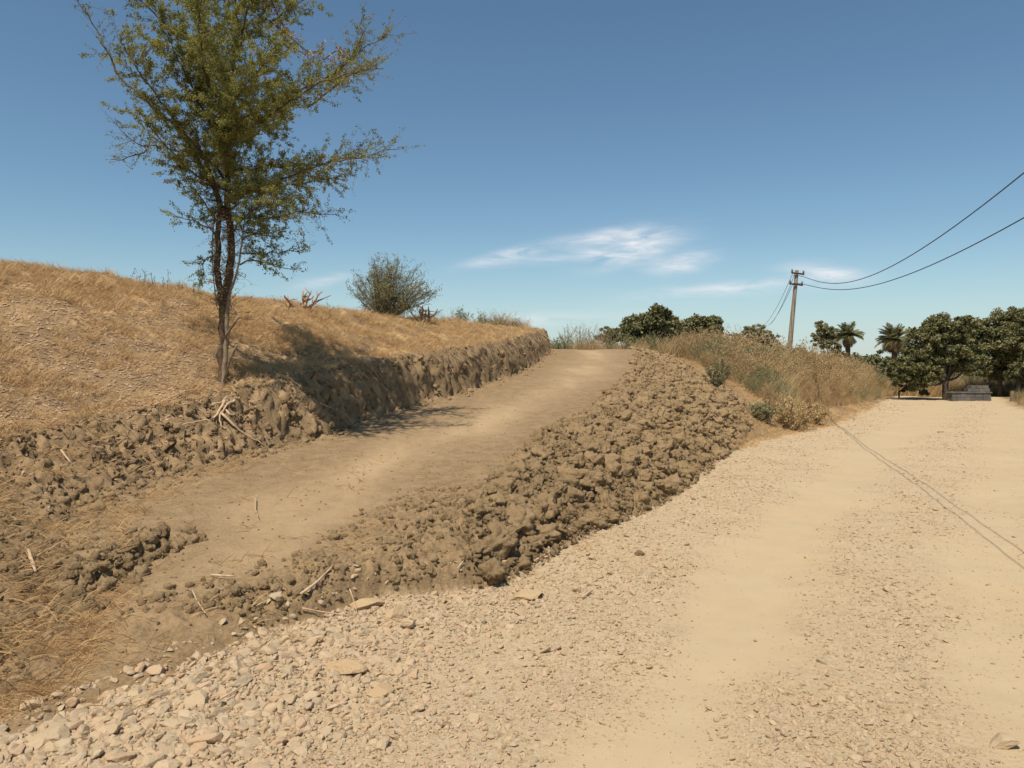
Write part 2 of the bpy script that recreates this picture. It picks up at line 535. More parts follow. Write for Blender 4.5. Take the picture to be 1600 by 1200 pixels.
def rnd_mat(name, cols, bumpscale=30, bump=.6, dist=.006, extra=None):
    """colour chosen per object or instance"""
    m, t, b = newmat(name)
    g = NG(t)
    oi = g.n('ShaderNodeObjectInfo')
    n = len(cols)
    c = g.ramp(oi.outputs['Random'], [(i / (n - 1), cols[i]) for i in range(n)])
    nz = g.noise(bumpscale * .4, 5, .65, g.obj())
    c = g.mix(g.rng(nz, .35, .7, 0, .55), c, extra or tuple(v * .6 for v in cols[0]))
    t.links.new(c, b.inputs['Base Color'])
    t.links.new(g.bump(g.noise(bumpscale, 6, .7, g.obj()), bump, dist), b.inputs['Normal'])
    return m

M_ground = ground_material()
M_stone = rnd_mat('road_stone', [(.42, .33, .215), (.53, .385, .23), (.49, .355, .21), (.56, .42, .265), (.50, .325, .19), (.52, .40, .26), (.40, .30, .19), (.54, .38, .22)], 7, .4, .05, (.47, .345, .21))
M_stone_o = rnd_mat('orange_stone', [(.52, .35, .185), (.53, .37, .20)], 9, .5, .05, (.48, .35, .21))
M_clod = rnd_mat('clod_earth', [(.285, .19, .094), (.345, .231, .118), (.315, .21, .106), (.375, .254, .132)], 9, .9, .04, (.37, .255, .138))
M_bark = simple_mat('bark', [(.3, (.09, .055, .035)), (.55, (.18, .115, .07)), (.75, (.28, .18, .11))], 14, 1.0, .02)
M_barkd = simple_mat('dark_bark', [(.3, (.05, .04, .03)), (.7, (.11, .085, .06))], 8, .6, .02)
M_barkp = simple_mat('pale_bark', [(.3, (.17, .12, .075)), (.6, (.31, .23, .15))], 14, .6, .005)
M_twig = simple_mat('twig', [(.3, (.09, .06, .04)), (.7, (.17, .12, .08))], 10, 0)
M_dead = simple_mat('dead_wood', [(.3, (.30, .17, .10)), (.7, (.52, .34, .22))], 10, .4, .005)
M_stick = simple_mat('dry_stick', [(.3, (.42, .28, .16)), (.7, (.62, .46, .29))], 20, .3, .003)
M_babul = simple_mat('thorn_leaf', [(.3, (.20, .20, .055)), (.7, (.33, .31, .09))], 3, 0, tintstops=[(0, (.13, .145, .04)), (.5, (.28, .275, .08)), (.85, (.42, .37, .11)), (1, (.36, .20, .08))], trans=.38)
M_leaf = simple_mat('broad_leaf', [(.3, (.13, .13, .045)), (.7, (.23, .21, .085))], .6, 0, tintstops=[(0, (.09, .09, .033)), (.5, (.19, .178, .07)), (.9, (.31, .27, .12)), (1, (.26, .20, .09))], trans=.15, rough=.6, spec=.4)
M_bushg = simple_mat('olive_scrub_leaf', [(.3, (.19, .185, .085)), (.7, (.30, .275, .13))], 1.2, 0, tintstops=[(0, (.13, .13, .06)), (.5, (.24, .23, .11)), (1, (.38, .32, .17))], trans=.2)
M_drygrass = simple_mat('dry_grass', [(.3, (.37, .25, .12)), (.7, (.58, .43, .22))], 1.5, 0, tintstops=[(0, (.32, .185, .09)), (.4, (.50, .35, .17)), (.8, (.64, .49, .25)), (1, (.32, .27, .13))], trans=.25, objco=False)
M_straw = simple_mat('straw', [(.3, (.52, .33, .15)), (.7, (.72, .50, .25))], 1.5, 0, tintstops=[(0, (.34, .18, .08)), (.5, (.60, .385, .175)), (1, (.80, .58, .31))], trans=.2, objco=False)
M_litter = simple_mat('leaf_litter', [(.3, (.26, .15, .09)), (.7, (.56, .38, .23))], 3, 0, tintstops=[(0, (.24, .145, .083)), (.6, (.38, .24, .135)), (1, (.58, .41, .26))], trans=.1, objco=False)
M_palm = simple_mat('palm_frond', [(.3, (.13, .135, .055)), (.7, (.26, .24, .10))], 1, 0, tintstops=[(0, (.09, .10, .04)), (.6, (.24, .23, .09)), (1, (.50, .33, .18))], trans=.15)
M_pole = simple_mat('weathered_pole', [(.3, (.24, .18, .12)), (.7, (.40, .31, .21))], 5, .4, .01)
M_iron = simple_mat('rusty_iron', [(.3, (.09, .06, .045)), (.7, (.18, .12, .09))], 8, .2, .004)
M_porc = simple_mat('insulator', [(.3, (.16, .13, .11)), (.7, (.24, .2, .17))], 8, 0, rough=.4)
M_wire = simple_mat('cable', [(.3, (.035, .035, .04)), (.7, (.06, .06, .065))], 8, 0, rough=.7)
M_wirethin = simple_mat('thin_wire', [(.3, (.16, .17, .19)), (.7, (.22, .23, .25))], 8, 0, rough=.7)
M_masonry = simple_mat('grey_masonry', [(.3, (.09, .085, .075)), (.55, (.15, .135, .115)), (.75, (.22, .195, .165))], 3, .8, .02, objco=False)  # grey stone, albedo lowered to stand in for the trees' shade on the parapet

# ------------------------------------------------------------------ ground meshes
NR, NCOL = 800, 660
ratio = np.linspace(0, 1, NR)
ys = np.exp(np.log(2.0) + ratio * (np.log(75) - np.log(2.0)))
ys = np.concatenate([np.linspace(-6, 1.96, 30), ys])
sv = np.linspace(-1, 1, NCOL)
sv = sv * (.78 + .42 * np.abs(sv) ** 3)            # finer inside the field of view
Y = np.repeat(ys[:, None], NCOL, 1)
Xc = np.interp(ys, [-6, 0, 8, 75], [0, 0, 0, 0])
X = Xc[:, None] + sv[None, :] * (np.maximum(ys, 0) + 1.6)[:, None]
Z = H(X, Y)
xf, xc, xt, xr = zones(X, Y)
# crags: push the cut face sideways
tface = sm(-.08, .1, X - xc) * (1 - sm(-.05, .12, X - xf)) * sm(5.5, 7.5, Y)
fx = .09 * fbm(Z * 5, Y * 4.5, 4, 40) + .07 * fbm(Z * 14, Y * 13, 4, 44, .65)
Xd = X + tface * fx
# masks
nzb = .12 * fbm(X * 3, Y * 3, 4, 60)
w_road = sm(.0, .12, X - xr + nzb * .8) * (1 - sm(-.4, .6, X - RW(Y) + 3 * nzb))
w_dustr = track_m(X, Y)
ta = XF(Y) * .45 + XT(Y) * .55
w_dustt = np.exp(-((X - ta + .3 * fbm(Y * .5, X * .5, 2, 66)) / (.5 + .01 * Y)) ** 2) * .95
streak = sm(-.1, .5, fbm(X * 1.2 + Y * .1, Y * .25, 3, 67))
w_dustt = w_dustt * (.6 + .4 * streak) * sm(3.5, 5.5, Y)
w_dust = np.where(w_road > .5, w_dustr, w_dustt * ((X > xf) & (X < xt + .2)) * (1 - sm(-1.2, -.3, X - xt) * (1 - sm(6, 8, Y)) * .9))
w_straw = sm(0, .35, xc - X + nzb) * (sm(9, 13, Y + .5 * (xc - X - 1.5) + 3 * nzb) * .5 + .42) 
w_straw = np.maximum(w_straw, .8 * sm(.1, 1.2, X - XP(Y) - .1) * sm(15, 18, Y) * (1 - w_road))
w_straw = np.maximum(w_straw, sm(29, 33, Y) * (1 - w_road))
w_straw = np.maximum(w_straw, .9 * sm(0, .8, X - RW(Y)))
w_straw = np.clip(w_straw + .5 * fbm(X * 1.3, Y * 1.3, 3, 70) * w_straw, 0, 1)
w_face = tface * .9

zone = np.where(X < xc, 0, np.where(X < xt, 1, np.where(X < xr, 2, 3)))
zone = np.where((Y > 38), 4, zone)
idx = np.arange(X.size).reshape(X.shape)
quads = np.stack([idx[:-1, :-1], idx[:-1, 1:], idx[1:, 1:], idx[1:, :-1]], -1).reshape(-1, 4)
zq = zone[:-1, :-1].reshape(-1)
allV = np.stack([Xd, Y, Z], -1).reshape(-1, 3)
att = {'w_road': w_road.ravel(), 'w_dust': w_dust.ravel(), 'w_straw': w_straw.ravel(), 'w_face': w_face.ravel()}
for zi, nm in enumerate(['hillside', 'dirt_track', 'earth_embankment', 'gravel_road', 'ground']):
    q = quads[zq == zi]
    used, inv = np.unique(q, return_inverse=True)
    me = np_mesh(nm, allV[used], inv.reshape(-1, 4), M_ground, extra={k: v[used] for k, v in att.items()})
    setp(link(nm, me), kind='structure')
# far country out to the horizon
M_field = simple_mat('dry_fields', [(.3, (.17, .15, .10)), (.7, (.26, .21, .13))], .02, 0, objco=False)
fy = np.array([74.5, 110, 170, 300, 600, 1500, 5000, 12000])
fxs = np.linspace(-1.5, 1.5, 41)
FX = fxs[None, :] * (fy[:, None] + 2) ; FY = np.repeat(fy[:, None], 41, 1)
FZ = H(FX, FY) - .02
FZ[2:] = -6.8
ii = np.arange(FX.size).reshape(FX.shape)
fq = np.stack([ii[:-1, :-1], ii[:-1, 1:], ii[1:, 1:], ii[1:, :-1]], -1).reshape(-1, 4)
o_ = np.ones(FX.size)
me = np_mesh('terrain', np.stack([FX, FY, FZ], -1).reshape(-1, 3), fq, M_field, extra={'w_road': 0 * o_, 'w_dust': 0 * o_, 'w_straw': o_, 'w_face': 0 * o_})
setp(link('terrain', me), kind='structure')

# ------------------------------------------------------------------ lumps (stones, clods): shared meshes
def lump(name, kind, seed, sub=2, mat=None):
    import bmesh
    bm = bmesh.new()
    bmesh.ops.create_icosphere(bm, subdivisions=sub, radius=.5)
    r = random.Random(seed)
    off = Vector((r.uniform(-50, 50), r.uniform(-50, 50), r.uniform(-50, 50)))
    if kind == 'stone':
        planes = [(Vector((r.gauss(0, 1), r.gauss(0, 1), r.gauss(0, 1))).normalized(), r.uniform(.2, .40)) for _ in range(10)]
        sc = Vector((1, r.uniform(.5, .95), r.uniform(.42, .75)))
        for v in bm.verts:
            p = v.co.copy()
            for n_, d_ in planes:
                k = p.dot(n_)
                if k > d_: p -= n_ * (k - d_)
            p += p.normalized() * .03 * mn.noise(p * 5 + off)
            v.co = Vector((p.x * sc.x, p.y * sc.y, p.z * sc.z)) * 1.25
    else:
        sc = Vector((1, r.uniform(.7, 1), r.uniform(.55, .85)))
        for v in bm.verts:
            p = v.co.normalized()
            k = 1 + .55 * mn.noise(p * 1.3 + off) + .34 * mn.noise(p * 3.1 + off) + .20 * mn.noise(p * 7 + off) + .11 * mn.noise(p * 15 + off) + .07 * mn.noise(p * 31 + off)
            c_ = mn.noise(p * 2.4 - off)
            k -= .28 * max(0, .12 - abs(c_)) / .12 * .6
            p = p * .5 * k
            v.co = Vector((p.x * sc.x, p.y * sc.y, p.z * sc.z))
    for f in bm.faces: f.smooth = (kind != 'stone')
    me = bpy.data.meshes.new(name)
    bm.to_mesh(me); bm.free()
    me.materials.append(mat)
    return me

STONES = [lump('stone', 'stone', 100 + i, 2, M_stone) for i in range(10)]
CLODS = [lump('earth_clod', 'clod', 200 + i, 4, M_clod) for i in range(10)]
M_crumb = rnd_mat('crumb_earth', [(.32, .212, .106), (.385, .26, .134), (.35, .234, .12), (.41, .28, .15)], 9, .8, .04, (.40, .28, .155))
CRUMBS = [lump('crumb', 'clod', 340 + i, 3, M_crumb) for i in range(6)]
CLODS_S = [lump('crumb', 'clod', 300 + i, 3, M_clod) for i in range(6)]

def gn_scatter(name, pts, rots, scls, meshes, idxs=None, kind='stuff', parent=None, label=None, cat=None):
    """one object of many small pieces: instances of shared meshes on points"""
    n = len(pts)
    me = bpy.data.meshes.new(name)
    me.vertices.add(n)
    me.vertices.foreach_set('co', np.asarray(pts, dtype=np.float32).ravel())
    a = me.attributes.new('rot', 'FLOAT_VECTOR', 'POINT'); a.data.foreach_set('vector', np.asarray(rots, dtype=np.float32).ravel())
    s_ = np.asarray(scls, dtype=np.float32)
    if s_.ndim == 1: s_ = np.repeat(s_[:, None], 3, 1)
    a = me.attributes.new('scl', 'FLOAT_VECTOR', 'POINT'); a.data.foreach_set('vector', s_.ravel())
    if idxs is None: idxs = RNG.integers(0, len(meshes), n)
    a = me.attributes.new('pick', 'INT', 'POINT'); a.data.foreach_set('value', np.asarray(idxs, dtype=np.int32))
    o = link(name, me, parent)
    setp(o, label, cat, None, kind)
    col = bpy.data.collections.new(name + '_pieces')
    for i, m in enumerate(meshes):
        so = bpy.data.objects.new('%s_piece_%02d' % (name, i), m)
        col.objects.link(so)
    tr = bpy.data.node_groups.new(name + '_scatter', 'GeometryNodeTree')
    tr.interface.new_socket('Geometry', in_out='INPUT', socket_type='NodeSocketGeometry')
    tr.interface.new_socket('Geometry', in_out='OUTPUT', socket_type='NodeSocketGeometry')
    gi = tr.nodes.new('NodeGroupInput'); go = tr.nodes.new('NodeGroupOutput')
    ci = tr.nodes.new('GeometryNodeCollectionInfo'); ci.inputs['Collection'].default_value = col
    ci.inputs['Separate Children'].default_value = True; ci.inputs['Reset Children'].default_value = True
    iop = tr.nodes.new('GeometryNodeInstanceOnPoints'); iop.inputs['Pick Instance'].default_value = True
    def na(nm, dt):
        q = tr.nodes.new('GeometryNodeInputNamedAttribute'); q.data_type = dt; q.inputs['Name'].default_value = nm
        return q.outputs['Attribute']
    L = tr.links.new
    L(gi.outputs[0], iop.inputs['Points']); L(ci.outputs[0], iop.inputs['Instance'])
    L(na('pick', 'INT'), iop.inputs['Instance Index'])
    e2r = tr.nodes.new('FunctionNodeEulerToRotation')
    L(na('rot', 'FLOAT_VECTOR'), e2r.inputs[0]); L(e2r.outputs[0], iop.inputs['Rotation'])
    L(na('scl', 'FLOAT_VECTOR'), iop.inputs['Scale'])
    L(iop.outputs[0], go.inputs[0])
    md = o.modifiers.new('scatter', 'NODES'); md.node_group = tr
    return o

def rrot(n, tilt=math.pi):
    r = RNG.uniform(-1, 1, (n, 3)) * tilt
    r[:, 2] = RNG.uniform(0, 6.283, n)
    return r

def sample(n, d0, d1, fov=.78, power=1.0):
    """points in plan, denser near the viewer (falls with distance like the need for detail)"""
    u = RNG.random(n)
    y = d0 * (d1 / d0) ** (u ** power)
    x = RNG.uniform(-fov, fov, n) * (y + .3)
    return x, y

# ------------------------------------------------------------------ clods of the spoil heap
cx, cy = sample(90000, 4.4, 30)
xf_, xc_, xt_, xr_ = zones(cx, cy)
inheap = (cx > XH(cy) + .12 * fbm(cy * 2, cy * 0, 3, 84)) & (cx < np.minimum(xr_, XP(cy) + .15) - .02) & (cy > 5.0)
strip = (cx > xt_ - .9) & (cx < xr_ - .02) & (cy > 4.1) & (cy < 7.5) & ~inheap
wt = np.where(inheap, 1.0, 0)
cx_h, cy_h = cx[inheap], cy[inheap]
clump = fbm(cx_h * 1.4, cy_h * 1.4, 3, 80)
size = RNG.gamma(2.2, .042, len(cx_h)) + .03
size = size * (1 + .5 * np.clip(clump, -.6, 1)) * np.interp(cy_h, [5, 8, 14, 28], [.75, 1.05, 1.15, 1.2])
size = np.clip(size * .78, .022, .26)
# thin out by size so that big ones do not pile on one another
order = np.argsort(-size)
grid = {}
keep = []
for i in order:
    s_ = size[i]; gx, gy = int(cx_h[i] / .25), int(cy_h[i] / .25)
    ok = True
    if s_ > .06:
        for a_ in (-1, 0, 1):
            for b_ in (-1, 0, 1):
                for j in grid.get((gx + a_, gy + b_), ()):
                    if (cx_h[i] - cx_h[j]) ** 2 + (cy_h[i] - cy_h[j]) ** 2 < (.36 * (s_ + size[j])) ** 2:
                        ok = False; break
                if not ok: break
            if not ok: break
    if ok:
        keep.append(i)
        if s_ > .06: grid.setdefault((gx, gy), []).append(i)
keep = np.array(keep)
kx, ky, ks = cx_h[keep], cy_h[keep], size[keep]
kz = H(kx, ky) + ks * .06
app = ks / ky
o2 = np.argsort(-app)
big, small = o2[:292], o2[292:292 + 15000]
def clod_label(x, y, sz):
    w_ = (x - float(XH(y))) / max(float(XP(y) - XH(y)), .3)
    big_ = 'large' if sz > .17 else ('middling' if sz > .12 else 'small')
    side = 'on the track side' if w_ < .3 else ('in the middle' if w_ < .68 else 'on the road side')
    zs = ['near end', 'a quarter up', 'halfway up', 'well up', 'at the far top']
    k = 0 if y < 6.6 else 1 if y < 8.5 else 2 if y < 11 else 3 if y < 16 else 4
    return '%s brown clod %s of the spoil heap, %s' % (big_, side, zs[k]), 'clods of the spoil heap'
for i in big:
    me = CLODS[RNG.integers(0, len(CLODS))]
    o = link('earth_clod', me, None, (kx[i], ky[i], kz[i]))
    s_ = ks[i] * 1.12
    o.scale = (s_ * RNG.uniform(.9, 1.25), s_ * RNG.uniform(.85, 1.1), s_ * RNG.uniform(.8, 1.1))
    o.rotation_euler = (RNG.uniform(-.5, .5), RNG.uniform(-.5, .5), RNG.uniform(0, 6.28))
    lb_, gr_ = clod_label(kx[i], ky[i], ks[i])
    setp(o, lb_, 'clod', gr_)
gn_scatter('loose_earth_clods', np.stack([kx[small], ky[small], kz[small] - ks[small] * .03], -1), rrot(len(small), .8), ks[small] * 1.1, CLODS_S + CLODS[:3],
           label='smaller clods filling the dark brown spoil heap', cat='soil')
# crumbs: strip, foot of cut, left-hand mess
sx_, sy_ = cx[strip], cy[strip]
m_ = RNG.random(len(sx_)) < sm(-1.3, .2, sx_ - XT(sy_)) * (.3 + .7 * (fbm(sx_ * 2, sy_ * 2, 2, 83) > -.05))
sx_, sy_ = sx_[m_][:7000], sy_[m_][:7000]
ss_ = np.clip(RNG.gamma(1.2, .015, len(sx_)) + .008, .008, .10)
fx_, fy_ = sample(60000, 3.4, 28)
a1, a2, a3, a4 = zones(fx_, fy_)
mf = (fx_ > a2 - .1) & (fx_ < a1 + .35) & (RNG.random(len(fx_)) < np.exp(-np.abs(fx_ - a1) / .25))
ml = (fx_ < a1 + .5) & (fy_ < 6.6) & (RNG.random(len(fx_)) < .16)
mt_ = (fx_ > a1) & (fx_ < a3) & (RNG.random(len(fx_)) < .05)
fx1, fy1 = fx_[mf | ml | mt_], fy_[mf | ml | mt_]
fs1 = np.clip(RNG.gamma(1.5, .016, len(fx1)) + .008, .008, .11) * np.where(fy1 < 6.6, .8, 1.25)
onT = (fx1 > XF(fy1) + .4) & (fx1 < XT(fy1))
fs1 = np.where(onT, np.minimum(fs1, .02), fs1)
px_ = np.concatenate([sx_, fx1]); py_ = np.concatenate([sy_, fy1]); s_ = np.concatenate([ss_, fs1])
gn_scatter('soil_crumbs', np.stack([px_, py_, H(px_, py_) + s_ * .02], -1), rrot(len(px_)), s_ * 1.1, CRUMBS, label='small earth crumbs scattered over the track edge and foot of the cut', cat='soil')

# ------------------------------------------------------------------ gravel of the road
gx_, gy_ = sample(330000, 2.2, 34)
b1_, b2_, b3_, b4_ = zones(gx_, gy_)
onr = (gx_ > b4_ + .03 - .25 * (RNG.random(len(gx_)) < .12)) & (gx_ < RW(gy_) + .7)
gx_, gy_ = gx_[onr], gy_[onr]
tm_ = track_m(gx_, gy_)
patch = sm(-.35, .35, fbm(gx_ * .9, gy_ * .7, 3, 90))
nearleft = 1 - sm(.35, 1.7, (gx_ - XR(gy_)))
p_ = (1 - tm_ * .92) * (.30 + .45 * patch + .35 * nearleft)
kp = RNG.random(len(gx_)) < p_
gx_, gy_, tm_, nearleft = gx_[kp], gy_[kp], tm_[kp], nearleft[kp]
bl = np.clip(1 - sm(.3, 2.0, gx_ - XR(gy_)), 0, 1) * (1 - sm(4.0, 6.5, gy_))     # coarse stone, bottom left
gs_ = RNG.gamma(1.2, .0075, len(gx_)) + .006
gs_ = gs_ * (1 + 1.0 * bl) * (1 - .5 * tm_) * np.interp(gy_, [2, 6, 15, 34], [1, 1.05, 1.3, 1.7])
gs_ = np.clip(gs_, .005, .13)
gz_ = H(gx_, gy_)
app = gs_ / gy_
o3 = np.argsort(-app)
n_obj = 280
for i in o3[:n_obj]:
    me = STONES[RNG.integers(0, len(STONES))]
    o = link('stone', me, None, (gx_[i], gy_[i], gz_[i] + gs_[i] * .14))
    s_ = gs_[i] * .95
    o.scale = (s_, s_, s_ * .8)
    o.rotation_euler = (RNG.uniform(-.3, .3), RNG.uniform(-.3, .3), RNG.uniform(0, 6.28))
    big_ = 'large' if gs_[i] > .085 else ('middling' if gs_[i] > .06 else 'small')
    q_ = gx_[i] / gy_[i]
    wh = ('in the bottom left corner' if q_ < -.5 else 'below the foot of the dirt track' if q_ < -.3 else
          'below the crumbly soil' if q_ < -.12 else 'below the near end of the spoil heap' if q_ < .1 else 'towards the wheel tracks')
    rw = 'front row' if gy_[i] < 2.9 else ('middle rows' if gy_[i] < 3.8 else 'by the soil edge')
    setp(o, '%s broken stone %s, %s' % (big_, wh, rw), 'stone', 'loose stones along the near edge of the road')
rest = o3[n_obj:]
gn_scatter('gravel', np.stack([gx_[rest], gy_[rest], gz_[rest] + gs_[rest] * .10], -1), rrot(len(rest), .75), np.stack([gs_[rest], gs_[rest], gs_[rest] * .8], -1), STONES,
           label='tan gravel and stone chips covering the road', cat='gravel')

def big_stone(px, py, wpx, label, seed, mat=M_stone, flat=.5, rz=0.3, d=None):
    d = d or CAM_H * FPX / (py - HOR)
    x = (px - 800) / FPX * d
    w = wpx / FPX * d
    me = lump('stone', 'stone', seed, 3, mat)
    o = link('stone', me, None, (x, d, Hs(x, d) + w * flat * .25))
    o.scale = (w, w * .8, w * flat * 1.4)
    o.rotation_euler = (.05, -.08, rz)
    return setp(o, label, 'stone')
big_stone(310, 1172, 50, 'large rounded reddish stone near the bottom left corner with a dark shadow beside it', 11, M_stone, .7)
big_stone(198, 1098, 46, 'triangular pale stone at the left edge of the rubble', 12, M_stone, .45, 1.2)
big_stone(304, 1072, 36, 'small blocky stone beside dry grass at the left edge of the rubble', 13, M_stone, .5)
big_stone(376, 1076, 34, 'upright wedge shaped stone with a shaded right face', 14, M_stone, .9, .8)
big_stone(540, 1052, 62, 'long low orange tinged slab among the coarse rubble', 15, M_stone_o, .4, -.5)
big_stone(572, 952, 46, 'orange flat stone, left one of two touching the dark soil edge', 16, M_stone_o, .45, .1)
big_stone(618, 966, 46, 'orange flat stone, right one of two touching the dark soil edge', 17, M_stone_o, .45, .9)
big_stone(818, 932, 62, 'reddish earthy flat slab below the near end of the spoil heap', 18, M_stone_o, .25, 0)
big_stone(1000, 871, 20, 'dark loose stone lying alone on the gravel right of the heap', 19, M_clod, .7, 0)
big_stone(1575, 1170, 60, 'pale flat stone at the bottom right corner of the road', 20, M_stone, .35, .2)
big_stone(55, 1170, 70, 'broad pinkish stone at the bottom left corner', 21, M_stone, .35, .3)
big_stone(590, 1085, 40, 'rounded pinkish stone right of the long orange slab', 22, M_stone_o, .5, .3)

# ------------------------------------------------------------------ grass tufts
def tuft(name, seed, n, h, spread, w, mat, lean=.5, curl=.4, t0=0, t1=1):
    r = np.random.default_rng(seed)
    mb = MB()
    for i in range(n):
        a = r.uniform(0, 6.283); rr = spread * math.sqrt(r.random())
        base = np.array([rr * math.cos(a), rr * math.sin(a), -.01])
        b = r.uniform(0, 6.283); l = h * r.uniform(.45, 1.15); tl = lean * r.uniform(.2, 1.4)
        d = np.array([math.cos(b) * tl, math.sin(b) * tl, 1.0]); d /= np.linalg.norm(d)
        p1 = base + d * l * .5
        d2 = unit(d + np.array([math.cos(b), math.sin(b), -.3]) * curl)
        p2 = p1 + d2 * l * .5
        sd = unit(np.cross(d, [math.cos(b + 1.2), math.sin(b + 1.2), .1])) * w * r.uniform(.6, 1.3)
        V = [base - sd, base + sd, p1 + sd * .8, p1 - sd * .8, p2 + sd * .12, p2 - sd * .12]
        mb.add(V, [[0, 1, 2, 3], [3, 2, 4, 5]], t0 + (t1 - t0) * r.random())
    return np_mesh(name, np.vstack(mb.V), np.vstack(mb.F), mat, np.concatenate(mb.T), False)

GR = [tuft('grass', 400 + i, 34, .11, .11, .0028, M_straw, .9, .8) for i in range(6)]
GR2 = [tuft('grass', 420 + i, 22, .22, .09, .003, M_straw, .6, .6) for i in range(4)]
hx, hy = sample(200000, 5.0, 30, .80, .9)
h1, h2, h3, h4 = zones(hx, hy)
u_ = h2 - hx
dens = sm(-.02, .25, u_) * (.25 + .75 * sm(7, 10, hy)) * (.12 + .88 * sm(-.3, .25, fbm(hx * 1.1, hy * 1.1, 4, 95, .6)))
# litter and bare soil round the foot of the tree
dtree = np.hypot((hx + 4.6) / 1.8, (hy - 9.3) / 1.5)
dens = dens * (.35 + .65 * sm(.5, 1.6, dtree)) * (.5 + .5 * sm(9, 13, hy + .5 * (u_ - 1.5)))
kk = RNG.random(len(hx)) < dens
hx, hy = hx[kk], hy[kk]
print('hill tufts', len(hx))
sc_ = RNG.uniform(.45, 1.15, len(hx)) * np.interp(hy, [5, 9, 12, 28], [.8, 1.0, .85, 1.0]) * (1 + .5 * fbm(hx * 1.7, hy * 1.7, 2, 97))
gn_scatter('dry_hill_grass', np.stack([hx, hy, H(hx, hy)], -1), rrot(len(hx), .2), sc_, GR + GR2[:1], label='short golden dry grass covering the hillside', cat='grass')
# tall straws on the crest
kx_, ky_ = sample(9000, 12, 27, .75)
c1, c2, c3, c4 = zones(kx_, ky_)
kk = (c2 - kx_ > .3) & (RNG.random(len(kx_)) < .35)
kx_, ky_ = kx_[kk], ky_[kk]
gn_scatter('crest_grass', np.stack([kx_, ky_, H(kx_, ky_)], -1), rrot(len(kx_), .15), RNG.uniform(.35, .8, len(kx_)), GR2, label='wispy dry grass stems along the hill crest', cat='grass')
# sparse straw on near left ground
lx, ly = sample(30000, 3.2, 9, .8)
l1, l2, l3, l4 = zones(lx, ly)
pl_ = (lx < l1 + .6) * (.10 + .5 * sm(-.1, .35, fbm(lx * 1.6, ly * 1.6, 3, 99))) + .03 * ((lx > l1) & (lx < l4 + .3))
kk = RNG.random(len(lx)) < pl_ * .75
lx, ly = lx[kk], ly[kk]
FLAT = [tuft('straw', 440 + i, 9, .16, .10, .0022, M_straw, 3.2, .5) for i in range(5)]
gn_scatter('straw_litter', np.stack([lx, ly, H(lx, ly) + .01], -1), rrot(len(lx), .25), RNG.uniform(.4, 1.3, len(lx)), FLAT, label='bleached straw strewn over the soil at the left', cat='straw')
# leaf litter on the slope round the tree
tx = RNG.normal(-5.4, 2.1, 15000); ty = RNG.normal(9.4, 2.0, 15000)
t1_, t2_, t3_, t4_ = zones(tx, ty)
kk = (tx < t1_ - .1) & (ty > 6)
tx, ty = tx[kk], ty[kk]
extra_x, extra_y = sample(16000, 6, 24, .75)
e1, e2, e3, e4 = zones(extra_x, extra_y)
ek = extra_x < e2 - .1
tx = np.concatenate([tx, extra_x[ek]]); ty = np.concatenate([ty, extra_y[ek]])
tz = H(tx, ty) + .012
mb = MB()
ax_ = randdir(len(tx)); ax_[:, 2] *= .15; ax_ = unit(ax_)
up_ = unit(np.cross(ax_, unit(randdir(len(tx)) * .25 + np.array([0, 0, 1]))))
nrm = unit(np.stack([H(tx - .04, ty, True) - H(tx + .04, ty, True), H(tx, ty - .04) - H(tx, ty + .04), np.full(len(tx), .08)], -1) + randdir(len(tx)) * .015)
ax_ = unit(ax_ - nrm * (ax_ * nrm).sum(1)[:, None])
up_ = np.cross(nrm, ax_)
mb.quads(np.stack([tx, ty, tz], -1), ax_, up_, RNG.uniform(.006, .015, len(tx)), RNG.uniform(.016, .042, len(tx)), RNG.random(len(tx)))
setp(mb.build('leaf_litter', M_litter, smooth=False), 'dry pinkish leaf litter on the slope around the tree', 'leaves', kind='stuff')

# ------------------------------------------------------------------ branching growth
def wiggle(p0, p1, n, amp, r):
    t = np.linspace(0, 1, n)[:, None]
    p = p0 * (1 - t) + p1 * t
    off = r.normal(size=(n, 3)) * amp
    off[0] = 0; off[-1] = 0
    return p + off * np.sin(np.pi * t)

def resample(pts, step):
    pts = np.asarray(pts, float)
    seg = np.linalg.norm(np.diff(pts, axis=0), axis=1); cum = np.concatenate([[0], np.cumsum(seg)])
    n = max(3, int(cum[-1] / step) + 1)
    s_ = np.linspace(0, cum[-1], n)
    # catmull-like smoothing through dense interpolation
    q = np.stack([np.interp(s_, cum, pts[:, k]) for k in range(3)], -1)
    for _ in range(2):
        q[1:-1] = (q[:-2] + 2 * q[1:-1] + q[2:]) / 4
    return q

